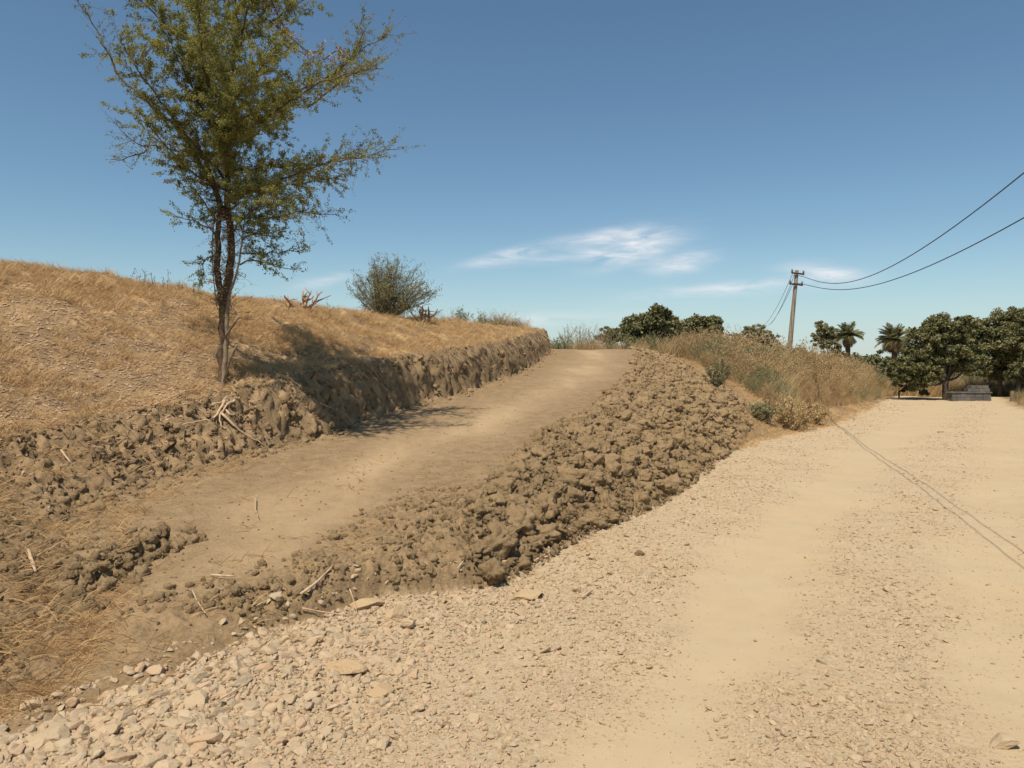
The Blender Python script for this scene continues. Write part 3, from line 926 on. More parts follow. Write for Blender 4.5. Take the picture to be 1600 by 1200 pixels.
def feather(mbw, mbl, limb, r, blen, nper, twlen, leafn, leafw, leafh, up=.25, rad=.006, start=.2, dens=None, tbase=.5, droop=0, twper=11, leaffac=None):
    """side branches with twigs and leaves along a limb"""
    L_ = len(limb)
    seglen = np.linalg.norm(np.diff(limb, axis=0), axis=1).sum()
    nb = max(2, int(seglen * nper))
    lc, la, lu, lt = [], [], [], []
    for k in range(nb):
        f = start + (1 - start) * (k + r.random()) / nb
        i = min(L_ - 2, int(f * (L_ - 1)))
        p = limb[i] + (limb[i + 1] - limb[i]) * r.random()
        tdir = unit(limb[min(i + 1, L_ - 1)] - limb[max(i - 1, 0)])
        d = unit(tdir * r.uniform(.3, 1.0) + r.normal(size=3) * .75 + np.array([0, 0, up]))
        l = blen * r.uniform(.4, 1.15) * (1.1 - .45 * f)
        if dens is not None:
            dv = dens(p)
            if r.random() > dv: continue
        q = p + d * l + np.array([0, 0, -droop * l])
        br = wiggle(p, q, 6, l * .05, r)
        mbw.tube(br, np.linspace(rad, rad * .35, 6), 4, .5, False)
        lf = 1.0 if leaffac is None else leaffac(p)
        nt_ = max(2, int(l * twper))
        for j in range(nt_ + 1):
            ff = .15 + .85 * j / nt_
            pp = p + (q - p) * ff
            td = unit(d * .7 + r.normal(size=3) * .8 + np.array([0, 0, up * .6 - droop]))
            tl = twlen * r.uniform(.4, 1.2)
            if j == nt_: td = d
            e = pp + td * tl
            mbw.tube(np.array([pp, (pp + e) / 2 + r.normal(size=3) * tl * .05, e]), [rad * .4, rad * .3, rad * .15], 4, .5, False)
            m = max(1, int(leafn * lf * r.uniform(.3, 1.3)))
            tt = r.random(m)[:, None]
            c = pp + (e - pp) * tt + r.normal(size=(m, 3)) * leafh * .9
            lc.append(c)
            la.append(unit(td + r.normal(size=(m, 3)) * .9))
            lt.append(np.clip(tbase + r.normal(0, .16) + r.normal(0, .12, m), 0, 1))
    if lc:
        c = np.vstack(lc); a = np.vstack(la); t = np.concatenate(lt)
        u = unit(np.cross(a, r.normal(size=a.shape)))
        mbl.quads(c, a, u, leafw * r.uniform(.6, 1.3, len(c)), leafh * r.uniform(.6, 1.4, len(c)), t)

# ------------------------------------------------------------------ the thorn tree on the bank
rT = np.random.default_rng(21)
TD = 10.0
def TP(px, py, dd=0):
    v = P(px, py, TD)
    return np.array([v.x, TD + dd, v.z])
tz0 = Hs(TP(352, 605)[0], TD)
tree = empty('thorn_tree', (TP(352, 605)[0], TD, tz0), 'tall feathery green thorn tree growing on the edge of the cut bank', 'tree')
tree_m = Vector(tree.location)
def fin(mb, name, mat, parent, org, smooth=True):
    V = np.vstack(mb.V) - np.array(org)
    mb.V = [V]
    return mb.build(name, mat, parent, smooth)
trunk = MB()
m1 = resample([TP(352, 640), TP(350, 600), TP(347, 540), TP(351, 475), TP(361, 430), TP(364, 385), TP(360, 330), TP(357, 270), TP(362, 200), TP(366, 120), TP(372, 40), TP(377, -20), TP(380, -60)], .12)
m1[:, :2] += rT.normal(size=(len(m1), 2)) * .012
trunk.tube(m1, np.interp(np.linspace(0, 1, len(m1)), [0, .1, .3, .6, 1], [.078, .064, .052, .034, .010]), 8)
m2 = resample([TP(351, 480, -.02), TP(343, 430, -.05), TP(345, 380, -.05), TP(350, 335, -.08), TP(345, 290, -.15), TP(325, 235, -.3)], .1)
m2 += rT.normal(size=m2.shape) * .008
trunk.tube(m2, np.linspace(.048, .018, len(m2)), 8)
fin(trunk, 'trunk', M_bark, tree, tree_m)
stem = MB()
m3 = resample([TP(354, 640, -.14), TP(355, 605, -.14), TP(358, 560, -.13), TP(362, 520, -.13), TP(362, 488, -.13), TP(368, 458, -.15), TP(382, 428, -.2), TP(389, 398, -.25), TP(395, 360, -.3)], .08)
m3 += rT.normal(size=m3.shape) * .005
stem.tube(m3, np.interp(np.linspace(0, 1, len(m3)), [0, .5, .6, 1], [.036, .029, .02, .008]), 6)
stem.tube(resample([TP(360, 528, -.16), TP(372, 518, -.3), TP(393, 499, -.45)], .1), [.018] * 3 if len(resample([TP(360, 528, -.16), TP(372, 518, -.3), TP(393, 499, -.45)], .1)) == 3 else .017, 6)
stem.tube(resample([TP(358, 596, -.17), TP(369, 572, -.3), TP(380, 558, -.4), TP(392, 541, -.5)], .1), .018, 6)
stem.tube(resample([TP(380, 558, -.4), TP(391, 561, -.45)], .1), .012, 6)
so = fin(stem, 'side_stem', M_barkp, tree, tree_m)
so['label'] = 'pale side stem with two sawn off stubs'
tw = MB(); twl_ = MB()
for line in (m1[:22], m2, m1[12:34], m3[-8:]):
    feather(tw, twl_, np.array(line), rT, .36, 44, .13, 3, .006, .016, up=-.05, rad=.0035, start=.45, tbase=.7, droop=.1, twper=14)
fin(tw, 'twigs', M_twig, tree, tree_m)
fin(twl_, 'twig_leaves', M_babul, tree, tree_m, False)

limbs_px = [   # list of (points(px,py,depth offset)), branch length, density
    ([(356, 335, 0), (335, 275, -.2), (300, 215, -.35), (265, 183, -.4), (232, 160, -.4), (205, 125, -.4), (190, 78, -.4), (166, 50, -.4), (152, 14, -.4)], .30, .62),
    ([(352, 345, 0), (322, 265, .1), (290, 232, .2), (240, 226, .2), (208, 222, .2), (186, 205, .2), (173, 180, .2)], .26, .7),
    ([(225, 226, .2), (200, 248, .15), (175, 249, .1)], .15, .7),
    ([(360, 270, 0), (420, 252, .3), (480, 245, .5), (540, 232, .6), (575, 222, .6), (606, 213, .6)], .45, .9),
    ([(360, 310, 0), (420, 300, -.2), (480, 285, -.4), (530, 270, -.5), (565, 262, -.5), (597, 264, -.5)], .45, .9),
    ([(362, 230, 0), (430, 205, -.4), (500, 180, -.7), (550, 158, -.8), (600, 150, -.8)], .5, .95),
    ([(364, 200, 0), (430, 150, .2), (500, 112, .4), (540, 78, .4), (570, 57, .4), (600, 40, .4)], .45, .95),
    ([(500, 112, .4), (540, 82, .4), (560, 50, .4), (557, 14, .4)], .3, .95),
    ([(480, 170, .1), (540, 125, .0), (580, 116, -.1), (604, 116, -.1)], .35, .9),
    ([(366, 150, 0), (335, 85, .3), (310, 40, .4), (292, 0, .4), (280, -30, .4)], .6, 1),
    ([(366, 130, 0), (330, 60, -.3), (316, 20, -.4), (304, -25, -.4)], .6, 1),
    ([(365, 130, 0), (320, 95, -.8), (280, 60, -1.0), (245, 32, -1.1)], .4, .8),
    ([(370, 80, 0), (420, 20, .3), (455, -5, .4), (480, -30, .4)], .55, 1),
    ([(368, 120, 0), (410, 60, -.5), (438, 15, -.8), (450, -25, -.9)], .6, 1),
    ([(374, 30, 0), (400, 0, 0), (430, -25, 0), (460, -35, 0)], .4, 1),
    ([(374, 20, 0), (345, -15, .3), (320, -40, .5)], .4, 1),
    ([(376, 10, 0), (388, -25, -.4), (398, -60, -.6)], .4, 1),
    ([(362, 220, 0), (370, 160, -1.0), (390, 110, -1.5), (410, 60, -1.7)], .6, 1.0),
    ([(362, 220, 0), (380, 170, 1.0), (400, 110, 1.5)], .6, 1.0),
    ([(360, 260, 0), (400, 220, -1.0), (450, 190, -1.4), (490, 160, -1.5)], .55, 1.0),
    ([(360, 290, 0), (330, 230, -1.0), (305, 180, -1.4), (280, 140, -1.5)], .55, 1.0),
    ([(360, 280, 0), (330, 240, .9), (300, 200, 1.4), (290, 160, 1.5)], .55, .9),
    ([(360, 300, 0), (400, 270, .9), (440, 250, 1.3), (500, 235, 1.4)], .5, .9),
    ([(362, 330, 0), (410, 318, -.6), (450, 322, -.9), (480, 345, -.95), (500, 366, -1.0)], .4, .9),
    ([(362, 340, 0), (400, 335, .4), (450, 315, .7), (510, 320, .8)], .4, .85),
    ([(363, 370, 0), (400, 345, -.4), (440, 335, -.5), (470, 340, -.6)], .38, .85),
    ([(389, 400, -.25), (420, 405, -.3), (455, 398, -.3), (488, 395, -.3)], .26, .8),
    ([(386, 415, -.22), (410, 408, -.3), (440, 422, -.3), (470, 425, -.3)], .22, .7),
    ([(392, 380, -.28), (410, 370, -.3), (430, 375, -.3), (455, 378, -.3)], .25, .8),
    ([(362, 260, 0), (350, 190, -.7), (330, 130, -1.1), (320, 80, -1.2)], .55, 1.0),
    ([(364, 210, 0), (400, 190, -.5), (440, 170, -.9), (470, 120, -1.1)], .55, 1.0),
    ([(362, 290, 0), (390, 250, -.8), (420, 215, -1.2)], .5, 1.0),
    ([(360, 300, 0), (330, 290, -.5), (300, 250, -.8), (270, 215, -.9)], .45, .85),
    ([(364, 190, 0), (330, 150, .6), (300, 100, .9), (285, 60, 1.0)], .5, 1.0),
    ([(346, 375, -.05), (325, 352, -.1), (300, 345, -.1), (277, 340, -.1)], .22, .6),
    ([(348, 360, -.05), (325, 310, -.2), (300, 275, -.3), (292, 260, -.3)], .35, .7),
    ([(345, 400, -.05), (332, 395, -.1), (326, 420, -.1), (320, 452, -.1)], .14, .8),
]
wood = MB(); leaves = MB()
ax0 = TP(362, 200)[0]
def crown_fac(p):
    return .34 + .80 * (1 - float(sm(.55, 1.55, abs(p[0] - ax0 - .12) + .35 * max(0, TP(0, 250)[2] - p[2]))))
for pts, bl_, dn in limbs_px:
    q = resample([TP(a, b, c) for a, b, c in pts], .1)
    q += rT.normal(size=q.shape) * .012
    q[0] -= rT.normal(size=3) * 0
    Lq = np.linalg.norm(np.diff(q, axis=0), axis=1).sum()
    wood.tube(q, np.linspace(.008 + .006 * Lq, .004, len(q)), 5, .5, False)
    feather(wood, leaves, q, rT, bl_ * 1.05, 19 * dn, .17, 56 * dn, .0066, .0175, up=.2, rad=.0035, start=.10, tbase=.58, leaffac=crown_fac)
fin(wood, 'branches', M_twig, tree, tree_m)
# brown and reddish dry tangle of climbers in the crown and on the trunk
vl = MB()
for pts in [[(430, 0, -.4), (438, 20, -.5), (452, 45, -.5), (465, 75, -.5)], [(440, 60, -.4), (470, 85, -.5), (500, 110, -.4), (520, 95, -.3)],
            [(345, 480, -.12), (341, 430, -.14), (340, 380, -.14), (346, 330, -.14)], [(356, 470, -.1), (366, 400, -.12), (362, 340, -.12)],
            [(500, 85, .3), (525, 65, .3), (540, 100, .3), (520, 120, .3)]]:
    q = resample([TP(a, b, c) for a, b, c in pts], .07)
    vine = MB()
    vine.tube(q, .008, 4, .5, False)
    feather(vine, vl, q, rT, .16, 22, .09, 8, .009, .02, up=-.1, rad=.003, start=0, tbase=.95, droop=.2)
    fin(vine, 'climber_stem', M_twig, tree, tree_m)
o = fin(vl, 'climber_leaves', M_litter, tree, tree_m, False); o['label'] = 'reddish brown dead climber leaves'
o = fin(leaves, 'crown', M_babul, tree, tree_m, False); o['kind'] = 'stuff'
print('tree leaves', sum(len(f) for f in leaves.F))

# exposed roots below the tree
def roots(name, base, lines, label, cat, mat=M_stick, r0=.018):
    bx_, by_, bz_ = base
    t = empty(name, base, label, cat)
    for k, ln in enumerate(lines):
        pts = resample([np.array(p) for p in ln], .05)
        pts = pts + np.random.default_rng(k + 5).normal(size=pts.shape) * .006 - np.array(base)
        mbx = MB(); mbx.tube(pts, np.linspace(r0, r0 * .35, len(pts)), 6)
        mbx.build('root', mat, t)
    return t
def G(px, py, d, lift=.0):
    """point on the ray px,py at depth d, kept just above the soil"""
    v = P(px, py, d)
    return (v.x, v.y, v.z + lift)
def surf(px, py):
    """where the ray through px,py meets the ground"""
    dd = np.exp(np.linspace(math.log(2.3), math.log(60), 900))
    xs = (px - 800) / FPX * dd; zs = CAM_H - (py - HOR) / FPX * dd
    h = H(xs, dd)
    k = np.argmax(zs < h)
    if k == 0: k = 899
    return np.array([xs[k], dd[k], h[k]])
def onsurf(pts, lift=.02):
    return [tuple(surf(a, b) + np.array([0, -.01, lift])) for a, b in pts]
b0 = tuple(surf(348, 655))
roots('root_tangle', b0, [onsurf([(375, 630), (356, 640), (343, 655), (345, 672), (356, 682)], .05), onsurf([(330, 642), (345, 640), (356, 634)], .06),
      onsurf([(352, 638), (335, 662), (310, 672), (285, 678)], .04), onsurf([(348, 650), (360, 668), (385, 690), (420, 705)], .04), onsurf([(350, 648), (362, 660), (368, 655)], .05)],
      'pale exposed root tangle hanging from the cut bank under the thorn tree', 'roots')

def stick(pts, label, r0=.008, lift=.02, mat=M_stick):
    q = onsurf(pts, lift)
    base = np.array(q[0])
    pp = resample([np.array(a) for a in q], .06) - base
    mbx = MB(); mbx.tube(pp, np.linspace(r0, r0 * .5, len(pp)), 6)
    o = mbx.build('stick', mat, None, True, tuple(base))
    return setp(o, label, 'stick')
stick([(468, 942), (490, 925), (520, 893)], 'long dry stick leaning across dark clods left of the heap', .010, .035)
stick([(328, 906), (365, 907)], 'short thick straw coloured stick lying on the dirt track', .010)
stick([(298, 930), (306, 952), (318, 968)], 'thin pale stalk crossing another at the bottom of the track', .006)
stick([(296, 973), (312, 960), (345, 955)], 'thin bent pale stalk lying across an upright one', .004)
stick([(715, 908), (718, 893), (724, 888)], 'short crooked twig standing beside the near end of the heap', .007, .03)
stick([(835, 884), (860, 868), (885, 858)], 'reddish twig along the edge between heap and gravel', .008, .03)
stick([(910, 940), (926, 930)], 'short pale chip of wood lying on the gravel', .008)
stick([(612, 862), (645, 856)], 'small pale twig on the crumbly soil in the middle', .005)
stick([(95, 712), (103, 722), (112, 734)], 'short thick pale stub sticking out of the left bank', .014, .04)
stick([(40, 870), (46, 885), (52, 905)], 'pale curled root piece at the left edge', .016, .04)
stick([(55, 880), (100, 855), (148, 826)], 'long straw stalk lying on the left bank beside the curled root', .006, .04)
stick([(398, 785), (397, 800), (402, 815)], 'small curved twig standing on the dirt track', .006, .04)
stick([(240, 640), (295, 615), (325, 614)], 'short broken branch on the slope left of the tree', .010, .04)
stick([(340, 1110), (365, 1098), (392, 1078)], 'slender grass stalk lying across the rubble at bottom left', .005, .04)
stick([(470, 960), (510, 968), (545, 972)], 'thin brown twig lying along the soil and rubble edge', .006, .03)
stick([(545, 938), (553, 955), (556, 966)], 'short brown twig standing against the orange stone', .005, .04)
stick([(500, 640), (540, 655), (555, 670)], 'thin bare root trailing down the shaded cut face', .008, .05)

# ------------------------------------------------------------------ bushes and small things on the ridge
def fan_bush(name, base, height, width, lean, nst, leafn, label, cat, mat, seed, group=None, lw=.012, lh=.03, per=9, twl=.16, tb=.5, droop=0, start=.15, wood_mat=None, parts=True, spread_lo=.15):
    r = np.random.default_rng(seed)
    t = empty(name, base, label, cat, group)
    w_, l_ = MB(), MB()
    for k in range(nst):
        a = r.uniform(0, 6.283); f = math.sqrt(r.random())
        el_ = 1 - .55 * f ** 2
        tip = np.array([math.cos(a) * f * width / 2 + lean * height, math.sin(a) * f * width / 2, height * el_ * r.uniform(.7, 1.05)])
        q = resample(wiggle(np.array([r.normal() * .04, r.normal() * .04, -.1]), tip, 5, height * .04, r), height / 9)
        w_.tube(q, np.linspace(.016 * height / 2, .005, len(q)), 4, .5, False)
        feather(w_, l_, q, r, height * .22, per / height * 1.6, twl, leafn, lw, lh, up=.3, rad=.004 * height / 2, start=start, tbase=tb + r.normal(0, .08), droop=droop, twper=7)
    w_.build('stems', wood_mat or M_twig, t)
    if l_.V:
        l_.build('foliage', mat, t, False)
    return t

b = surf(603, 490); 
D1 = 18.0
bx1 = (600 - 800) / FPX * D1
fan_bush('thorn_bush', (bx1, D1, Hs(bx1, D1) - .05), 1.5, 2.1, .12, 70, 11, 'grey green thorn bush standing on the grassy ridge right of the tall tree', 'bush', M_bushg, 31, lw=.007, lh=.026, per=9, twl=.17, tb=.65)
def dead_brush(px, d, w, h, label, seed):
    r = np.random.default_rng(seed)
    x = (px - 800) / FPX * d
    t = empty('dead_brush', (x, d, Hs(x, d)), label, 'brushwood', 'heaps of dead brushwood on the ridge')
    for k in range(13):
        a = r.uniform(-1, 1)
        st = np.array([a * w * .25, r.normal() * .08, .0])
        e = np.array([a * w * .5 + r.normal() * .06, r.normal() * .2, h * r.uniform(.35, 1.0)])
        q = resample(wiggle(st, e, 5, .04, r), .07)
        mbx = MB(); mbx.tube(q, np.linspace(.028, .012, len(q)), 6)
        for z in range(2):
            i = r.integers(1, len(q) - 1)
            e2 = q[i] + np.array([r.normal() * .14, r.normal() * .1, r.uniform(.0, .16)])
            mbx.tube(np.array([q[i], (q[i] + e2) / 2, e2]), [.014, .011, .006], 6)
        mbx.build('branch', M_dead, t)
dead_brush(470, 14.6, .75, .40, 'reddish dead brushwood heap on the ridge just right of the tall tree', 3)
dead_brush(662, 18.3, .55, .40, 'small reddish dead brushwood heap on the ridge right of the thorn bush', 4)
# tall dry weeds against the sky left of the tree
for k, (px, h_) in enumerate([(228, .42), (242, .36), (262, .40), (282, .30), (300, .22), (213, .3)]):
    d = 12.4 + .2 * k
    x = (px - 800) / FPX * d
    fan_bush('dry_weed', (x, d, Hs(x, d)), h_, .16, 0, 3, 2, ['third', 'fourth', 'fifth', 'sixth', 'last', 'first'][k].replace('third','second').replace('fourth','third').replace('fifth','fourth').replace('sixth','fifth') + ' from the left of the thin dry weeds against the sky left of the tree', 'weed', M_litter, 60 + k, 'dry weeds on the crest', lw=.008, lh=.016, per=3, twl=.05, tb=.3)
for k, px in enumerate([700, 722, 752, 768, 780]):
    d = 24 + .4 * k
    x = (px - 800) / FPX * d
    fan_bush('green_weed', (x, d, Hs(x, d)), .32, .5, 0, 10, 4, ['first', 'second', 'third', 'fourth', 'last'][k] + ' from the left of the low green weeds along the ridge line', 'weed', M_bushg, 70 + k, 'low green weeds on the ridge', lw=.01, lh=.025, per=3, twl=.06)
# hanging roots and dry stems over the cut face
rr_ = np.random.default_rng(90)
mb = MB()
for k in range(260):
    y = 7.5 * (27 / 7.5) ** rr_.random()
    a1, a2, a3, a4 = zones(np.array([0.]), np.array([y]))
    x = a2[0] + rr_.uniform(-.05, .1)
    z = Hs(x, y) + .02
    l = rr_.uniform(.12, .5)
    p0 = np.array([x, y, z]); p1 = p0 + np.array([rr_.uniform(.05, .15), rr_.normal() * .05, -l * .4]); p2 = p1 + np.array([rr_.uniform(.08, .2), rr_.normal() * .08, -l * .6])
    mb.tube(resample([p0, p1, p2], .08), .0012 + .00012 * y, 4, rr_.random(), False)
setp(mb.build('hanging_rootlets', M_stick), 'thin rootlets and dry stems hanging over the cut bank', 'roots', kind='stuff')

# ------------------------------------------------------------------ utility pole and lines
PB = np.array([14.25, 39.0, .2])
ptop = np.array(P(1243.5, 423, 39.0)); pbot = np.array(P(1228, 560, 39.0)); pbot[2] = Hs(pbot[0], 39.0) - .2
axis = unit(ptop - pbot)
pole = empty('utility_pole', tuple(pbot), 'leaning weathered utility pole with two cross arms beyond the dry scrub', 'pole')
mb = MB(); Lp = np.linalg.norm(ptop - pbot)
mb.tube(np.array([axis * t for t in np.linspace(0, Lp, 12)]), np.linspace(.15, .088, 12), 8)
mb.build('post', M_pole, pole)
def arm(px0, py0, px1, py1, nm='cross_arm'):
    a = np.array(P(px0, py0, 38.84)) - pbot; b = np.array(P(px1, py1, 38.84)) - pbot
    mbx = MB(); mbx.tube(np.array([a, (a + b) / 2, b]), .05, 4)
    o = mbx.build(nm, M_iron, pole, False)
    for e in (a + (b - a) * .06, a + (b - a) * .94):
        i_ = MB(); i_.tube(np.array([e + [0, 0, .03], e + [0, 0, .09], e + [0, 0, .13], e + [0, 0, .18]]), [.03, .055, .04, .05], 6)
        i_.build('insulator', M_porc, o)
arm(1235, 426.5, 1255, 429); arm(1232, 443.5, 1253, 446)

def cable(name, pts, rad, mat, label, group):
    base = np.array(pts[0])
    mbx = MB(); mbx.tube(np.array(pts) - base, rad, 5, .5, False)
    o = mbx.build(name, mat, None, True, tuple(base))
    return setp(o, label, 'cable', group)
def span_pts(x_off, zend, zmin, dmin, y0=39.0, y1=-28.0, xs=.324, x0=2.02, n=90):
    ysn = np.linspace(y0, y1, n)
    x = x0 + xs * ysn + x_off
    kf = (zend - zmin) / (y0 - dmin) ** 2
    z = zmin + kf * (ysn - dmin) ** 2
    z = np.where(ysn < dmin, zmin + (6.3 - zmin) / (y1 - dmin) ** 2 * (ysn - dmin) ** 2, z)
    return [np.array([a, b_, c]) for a, b_, c in zip(x, ysn, z)]
cA = span_pts(0.0, 6.05, 3.05, 6.5)
cB = span_pts(0.0, 6.05, 2.95, 6.5)
# fit to the two visible lines
def fit(img, zs_d):
    """img: (px,py) along the line, depth per point -> spline through them, carried on behind the viewer"""
    pts = [np.array(P(a, b_, d)) for (a, b_), d in zip(img, zs_d)]
    return pts
def dense(pts, n=80):
    pts = np.array(pts); yv = pts[:, 1]
    o_ = np.argsort(yv); pts = pts[o_]; yv = yv[o_]
    cxp = np.polyfit(yv, pts[:, 0], 1); czp = np.polyfit(yv, pts[:, 2], 4)
    yy = np.linspace(yv[-1], yv[0], n)
    return [np.array([np.polyval(cxp, t), t, np.polyval(czp, t)]) for t in yy]
ddA = [39, 24.5, 18.3, 13.0, 9.35, 7.0, 5.55]
imgA = [(1254, 430)] + [None] * 6
def lineA(d): return 2.02 + .324 * d
def pyA(px): return np.interp(px, [1254, 1290, 1330, 1360, 1400, 1450, 1500, 1550, 1600], [432, 446, 441, 430, 410, 382, 345, 309, 270])
def pyB(px): return np.interp(px, [1250, 1290, 1330, 1360, 1400, 1450, 1500, 1550, 1600], [445, 450, 453, 449, 440, 418, 390, 361, 330])
def make_line(pyf, x0, xsl):
    pts = []
    for d in [39, 30, 24, 19, 15, 12, 10, 8.5, 7.2, 6.3, 5.6]:
        x = x0 + xsl * d
        px = 800 + FPX * x / d
        pts.append(np.array([x, d, CAM_H - (pyf(min(px, 1600)) - HOR) / FPX * d]))
    ptsn = np.array(pts)[::-1]
    czp = np.polyfit(ptsn[:, 1], ptsn[:, 2], 3)
    out = [np.array([x0 + xsl * t, t, np.polyval(czp, t)]) for t in np.linspace(39, 5.6, 70)]
    z0, s0 = out[-1][2], (out[-1][2] - out[-2][2]) / (out[-1][1] - out[-2][1])
    for t in np.linspace(5.0, -26, 30):
        dt = 5.6 - t
        out.append(np.array([x0 + xsl * t, t, z0 - s0 * dt + (6.4 - z0 + s0 * 31.6) / 31.6 ** 2 * dt * dt]))
    return out
LA = make_line(pyA, 2.02, .3275)
LB = make_line(pyB, 2.25, .317)
cable('power_cable', LA, np.concatenate([np.linspace(.014, .0052, 70), np.full(30, .0052)]), M_wire, 'upper of the two black cables sweeping from the pole to the right edge', 'cables to the pole')
cable('power_cable', LB, np.concatenate([np.linspace(.014, .0052, 70), np.full(30, .0052)]), M_wire, 'lower of the two black cables sweeping from the pole to the right edge', 'cables to the pole')
for k, (a, b_) in enumerate([((1237, 428), (1193, 508)), ((1237, 445), (1199, 508)), ((1240, 429), (1202, 508))]):
    p0 = np.array(P(*a, 39.1)); p1 = np.array(P(*b_, 75.0))
    t = np.linspace(0, 1, 20)[:, None]
    pts = p0 * (1 - t) + p1 * t + np.array([0, 0, -1]) * (t * (1 - t)) * 1.6
    cable('thin_wire', list(pts), .013, M_wirethin, ['left', 'middle', 'right'][k if k != 2 else 2] + ' one of three thin grey wires running down behind the pole', 'thin wires behind the pole')
# next pole of the line, behind the viewer
p2 = empty('utility_pole', (LA[-1][0], -26, 0), 'weathered utility pole behind the viewer at the road side', 'pole')
mb = MB(); mb.tube(np.array([[0, 0, -.2], [0, 0, 3], [0, 0, 6.8]]), [.16, .13, .10], 8); mb.build('post', M_pole, p2)
mb = MB(); mb.tube(np.array([[-.5, -.15, 6.4], [0, -.15, 6.4], [.5, -.15, 6.4]]), .05, 4); mb.build('cross_arm', M_iron, p2, False)

# ------------------------------------------------------------------ broad-leaved trees
def leafy(name, px, d, base_py, lobes, label, cat='tree', group=None, mat=M_leaf, nleaf=9000, lw=.05, lh=.10, seed=1, trunk_r=.13, clump=.30, tb=.5, trunks=None, depth=.8, limbs=True, ground=True):
    """lobes: (px, py, radius px) as seen in the crown outline, at depth d"""
    r = np.random.default_rng(seed)
    bx_ = (px - 800) / FPX * d
    bz_ = Hs(bx_, d) if ground else P(px, base_py, d).z
    t = empty(name, (bx_, d, bz_), label, cat, group)
    org = np.array([bx_, d, bz_])
    w_ = MB(); l_ = MB()
    L3 = []
    for (a, b_, rp) in lobes:
        c = np.array(P(a, b_, d)); rad = rp / FPX * d
        c[1] += r.uniform(-.5, .5) * depth * rad * 1.5
        L3.append((c - org, rad))
    tops = trunks or [(px, 0)]
    fork = np.array([0, 0, (np.mean([c[2] for c, _ in L3])) * .45])
    tr = MB()
    tr.tube(resample([np.array([0, 0, -.15]), fork * .5 + r.normal(size=3) * .05, fork], .25), trunk_r, 8)
    tr.build('trunk', M_barkd, t)
    if limbs:
        for c, rad in L3:
            q = resample(wiggle(fork, c, 5, .12, r), .25)
            w_.tube(q, np.linspace(trunk_r * .55, .015, len(q)), 5, .5, False)
        w_.build('limbs', M_barkd, t)
    tot = sum(rad ** 2 for _, rad in L3)
    cc, aa, tt = [], [], []
    for c, rad in L3:
        n = int(nleaf * rad ** 2 / tot)
        nc = max(8, int(n / 75))
        dirs = unit(r.normal(size=(nc, 3)) + np.array([0, -.15, .25]))
        rr = rad * (.35 + .85 * r.random(nc) ** .7)
        cp = c + dirs * rr[:, None] * np.array([1, 1, .85])
        for k in range(nc):
            m = int(n / nc * r.uniform(.5, 1.5))
            cs = clump * rad * r.uniform(.55, 1.25)
            pts = r.normal(size=(m, 3)); pts = unit(pts) * (r.random((m, 1)) ** .4) * cs
            pts[:, 2] *= .7
            cc.append(cp[k] + pts)
            aa.append(unit(unit(pts) * .8 + r.normal(size=(m, 3)) * .6 + np.array([0, 0, -.2])))
            tt.append(np.clip(tb + r.normal(0, .22) + r.normal(0, .10, m), 0, 1))
    c = np.vstack(cc); a = np.vstack(aa); t_ = np.concatenate(tt)
    u = unit(np.cross(a, r.normal(size=a.shape) + np.array([0, 0, 1.2])))
    l_.quads(c, a, u, lw * r.uniform(.6, 1.3, len(c)), lh * r.uniform(.6, 1.3, len(c)), t_)
    o = l_.build('crown', mat, t, False)
    return t

# right-hand grove beside the road
leafy('shade_tree', 1478, 34.0, 628, [(1450, 530, 24), (1475, 518, 24), (1500, 516, 20), (1440, 560, 24), (1470, 555, 26), (1420, 575, 20), (1435, 590, 18), (1500, 545, 24), (1510, 575, 18), (1402, 575, 16), (1455, 510, 13), (1515, 508, 13), (1405, 592, 13), (1425, 600, 13), (1450, 585, 20), (1495, 565, 22), (1530, 560, 16)],
      'dark green shade tree with its trunk left of the masonry parapet', nleaf=40000, seed=41, trunk_r=.13, tb=.42, lw=.038, lh=.084, clump=.34)
leafy('shade_tree', 1562, 37.0, 625, [(1545, 520, 26), (1570, 505, 24), (1595, 502, 22), (1535, 550, 24), (1560, 540, 30), (1590, 540, 28), (1545, 575, 18), (1575, 575, 20), (1615, 520, 26), (1520, 520, 18), (1525, 575, 18), (1555, 590, 12), (1500, 540, 18), (1585, 565, 22)],
      'larger olive green shade tree at the right edge behind the parapet', nleaf=40000, seed=42, trunk_r=.11, tb=.55, lw=.038, lh=.084, clump=.34)
leafy('shade_tree', 1592, 35.0, 625, [(1590, 580, 12), (1605, 570, 16), (1625, 545, 26), (1640, 510, 28), (1600, 598, 8), (1660, 560, 28)],
      'slender shade tree cut off by the right edge of the photo', nleaf=26000, seed=43, trunk_r=.08, tb=.5, lw=.045, lh=.09)
leafy('roadside_bush', 1405, 35.5, 620, [(1400, 590, 12), (1418, 600, 14), (1435, 606, 10), (1446, 612, 8), (1428, 596, 12)],
      'low olive bush at the end of the scrub left of the shade trees', 'bush', nleaf=7000, mat=M_bushg, seed=44, trunk_r=.04, lw=.03, lh=.07, tb=.4)
leafy('background_bush', 1525, 44.0, 620, [(1500, 590, 14), (1520, 592, 14), (1545, 590, 12), (1535, 600, 10), (1500, 602, 10)],
      'yellow green sunlit bush behind the grey parapet', 'bush', nleaf=8000, mat=M_bushg, seed=45, trunk_r=.04, lw=.04, lh=.09, tb=.75)
leafy('background_bush', 1600, 46.0, 620, [(1585, 600, 12), (1605, 598, 12), (1620, 590, 14)],
      'olive bush at the right edge beneath the shade trees', 'bush', nleaf=6000, mat=M_bushg, seed=46, trunk_r=.04, lw=.04, lh=.09, tb=.6)
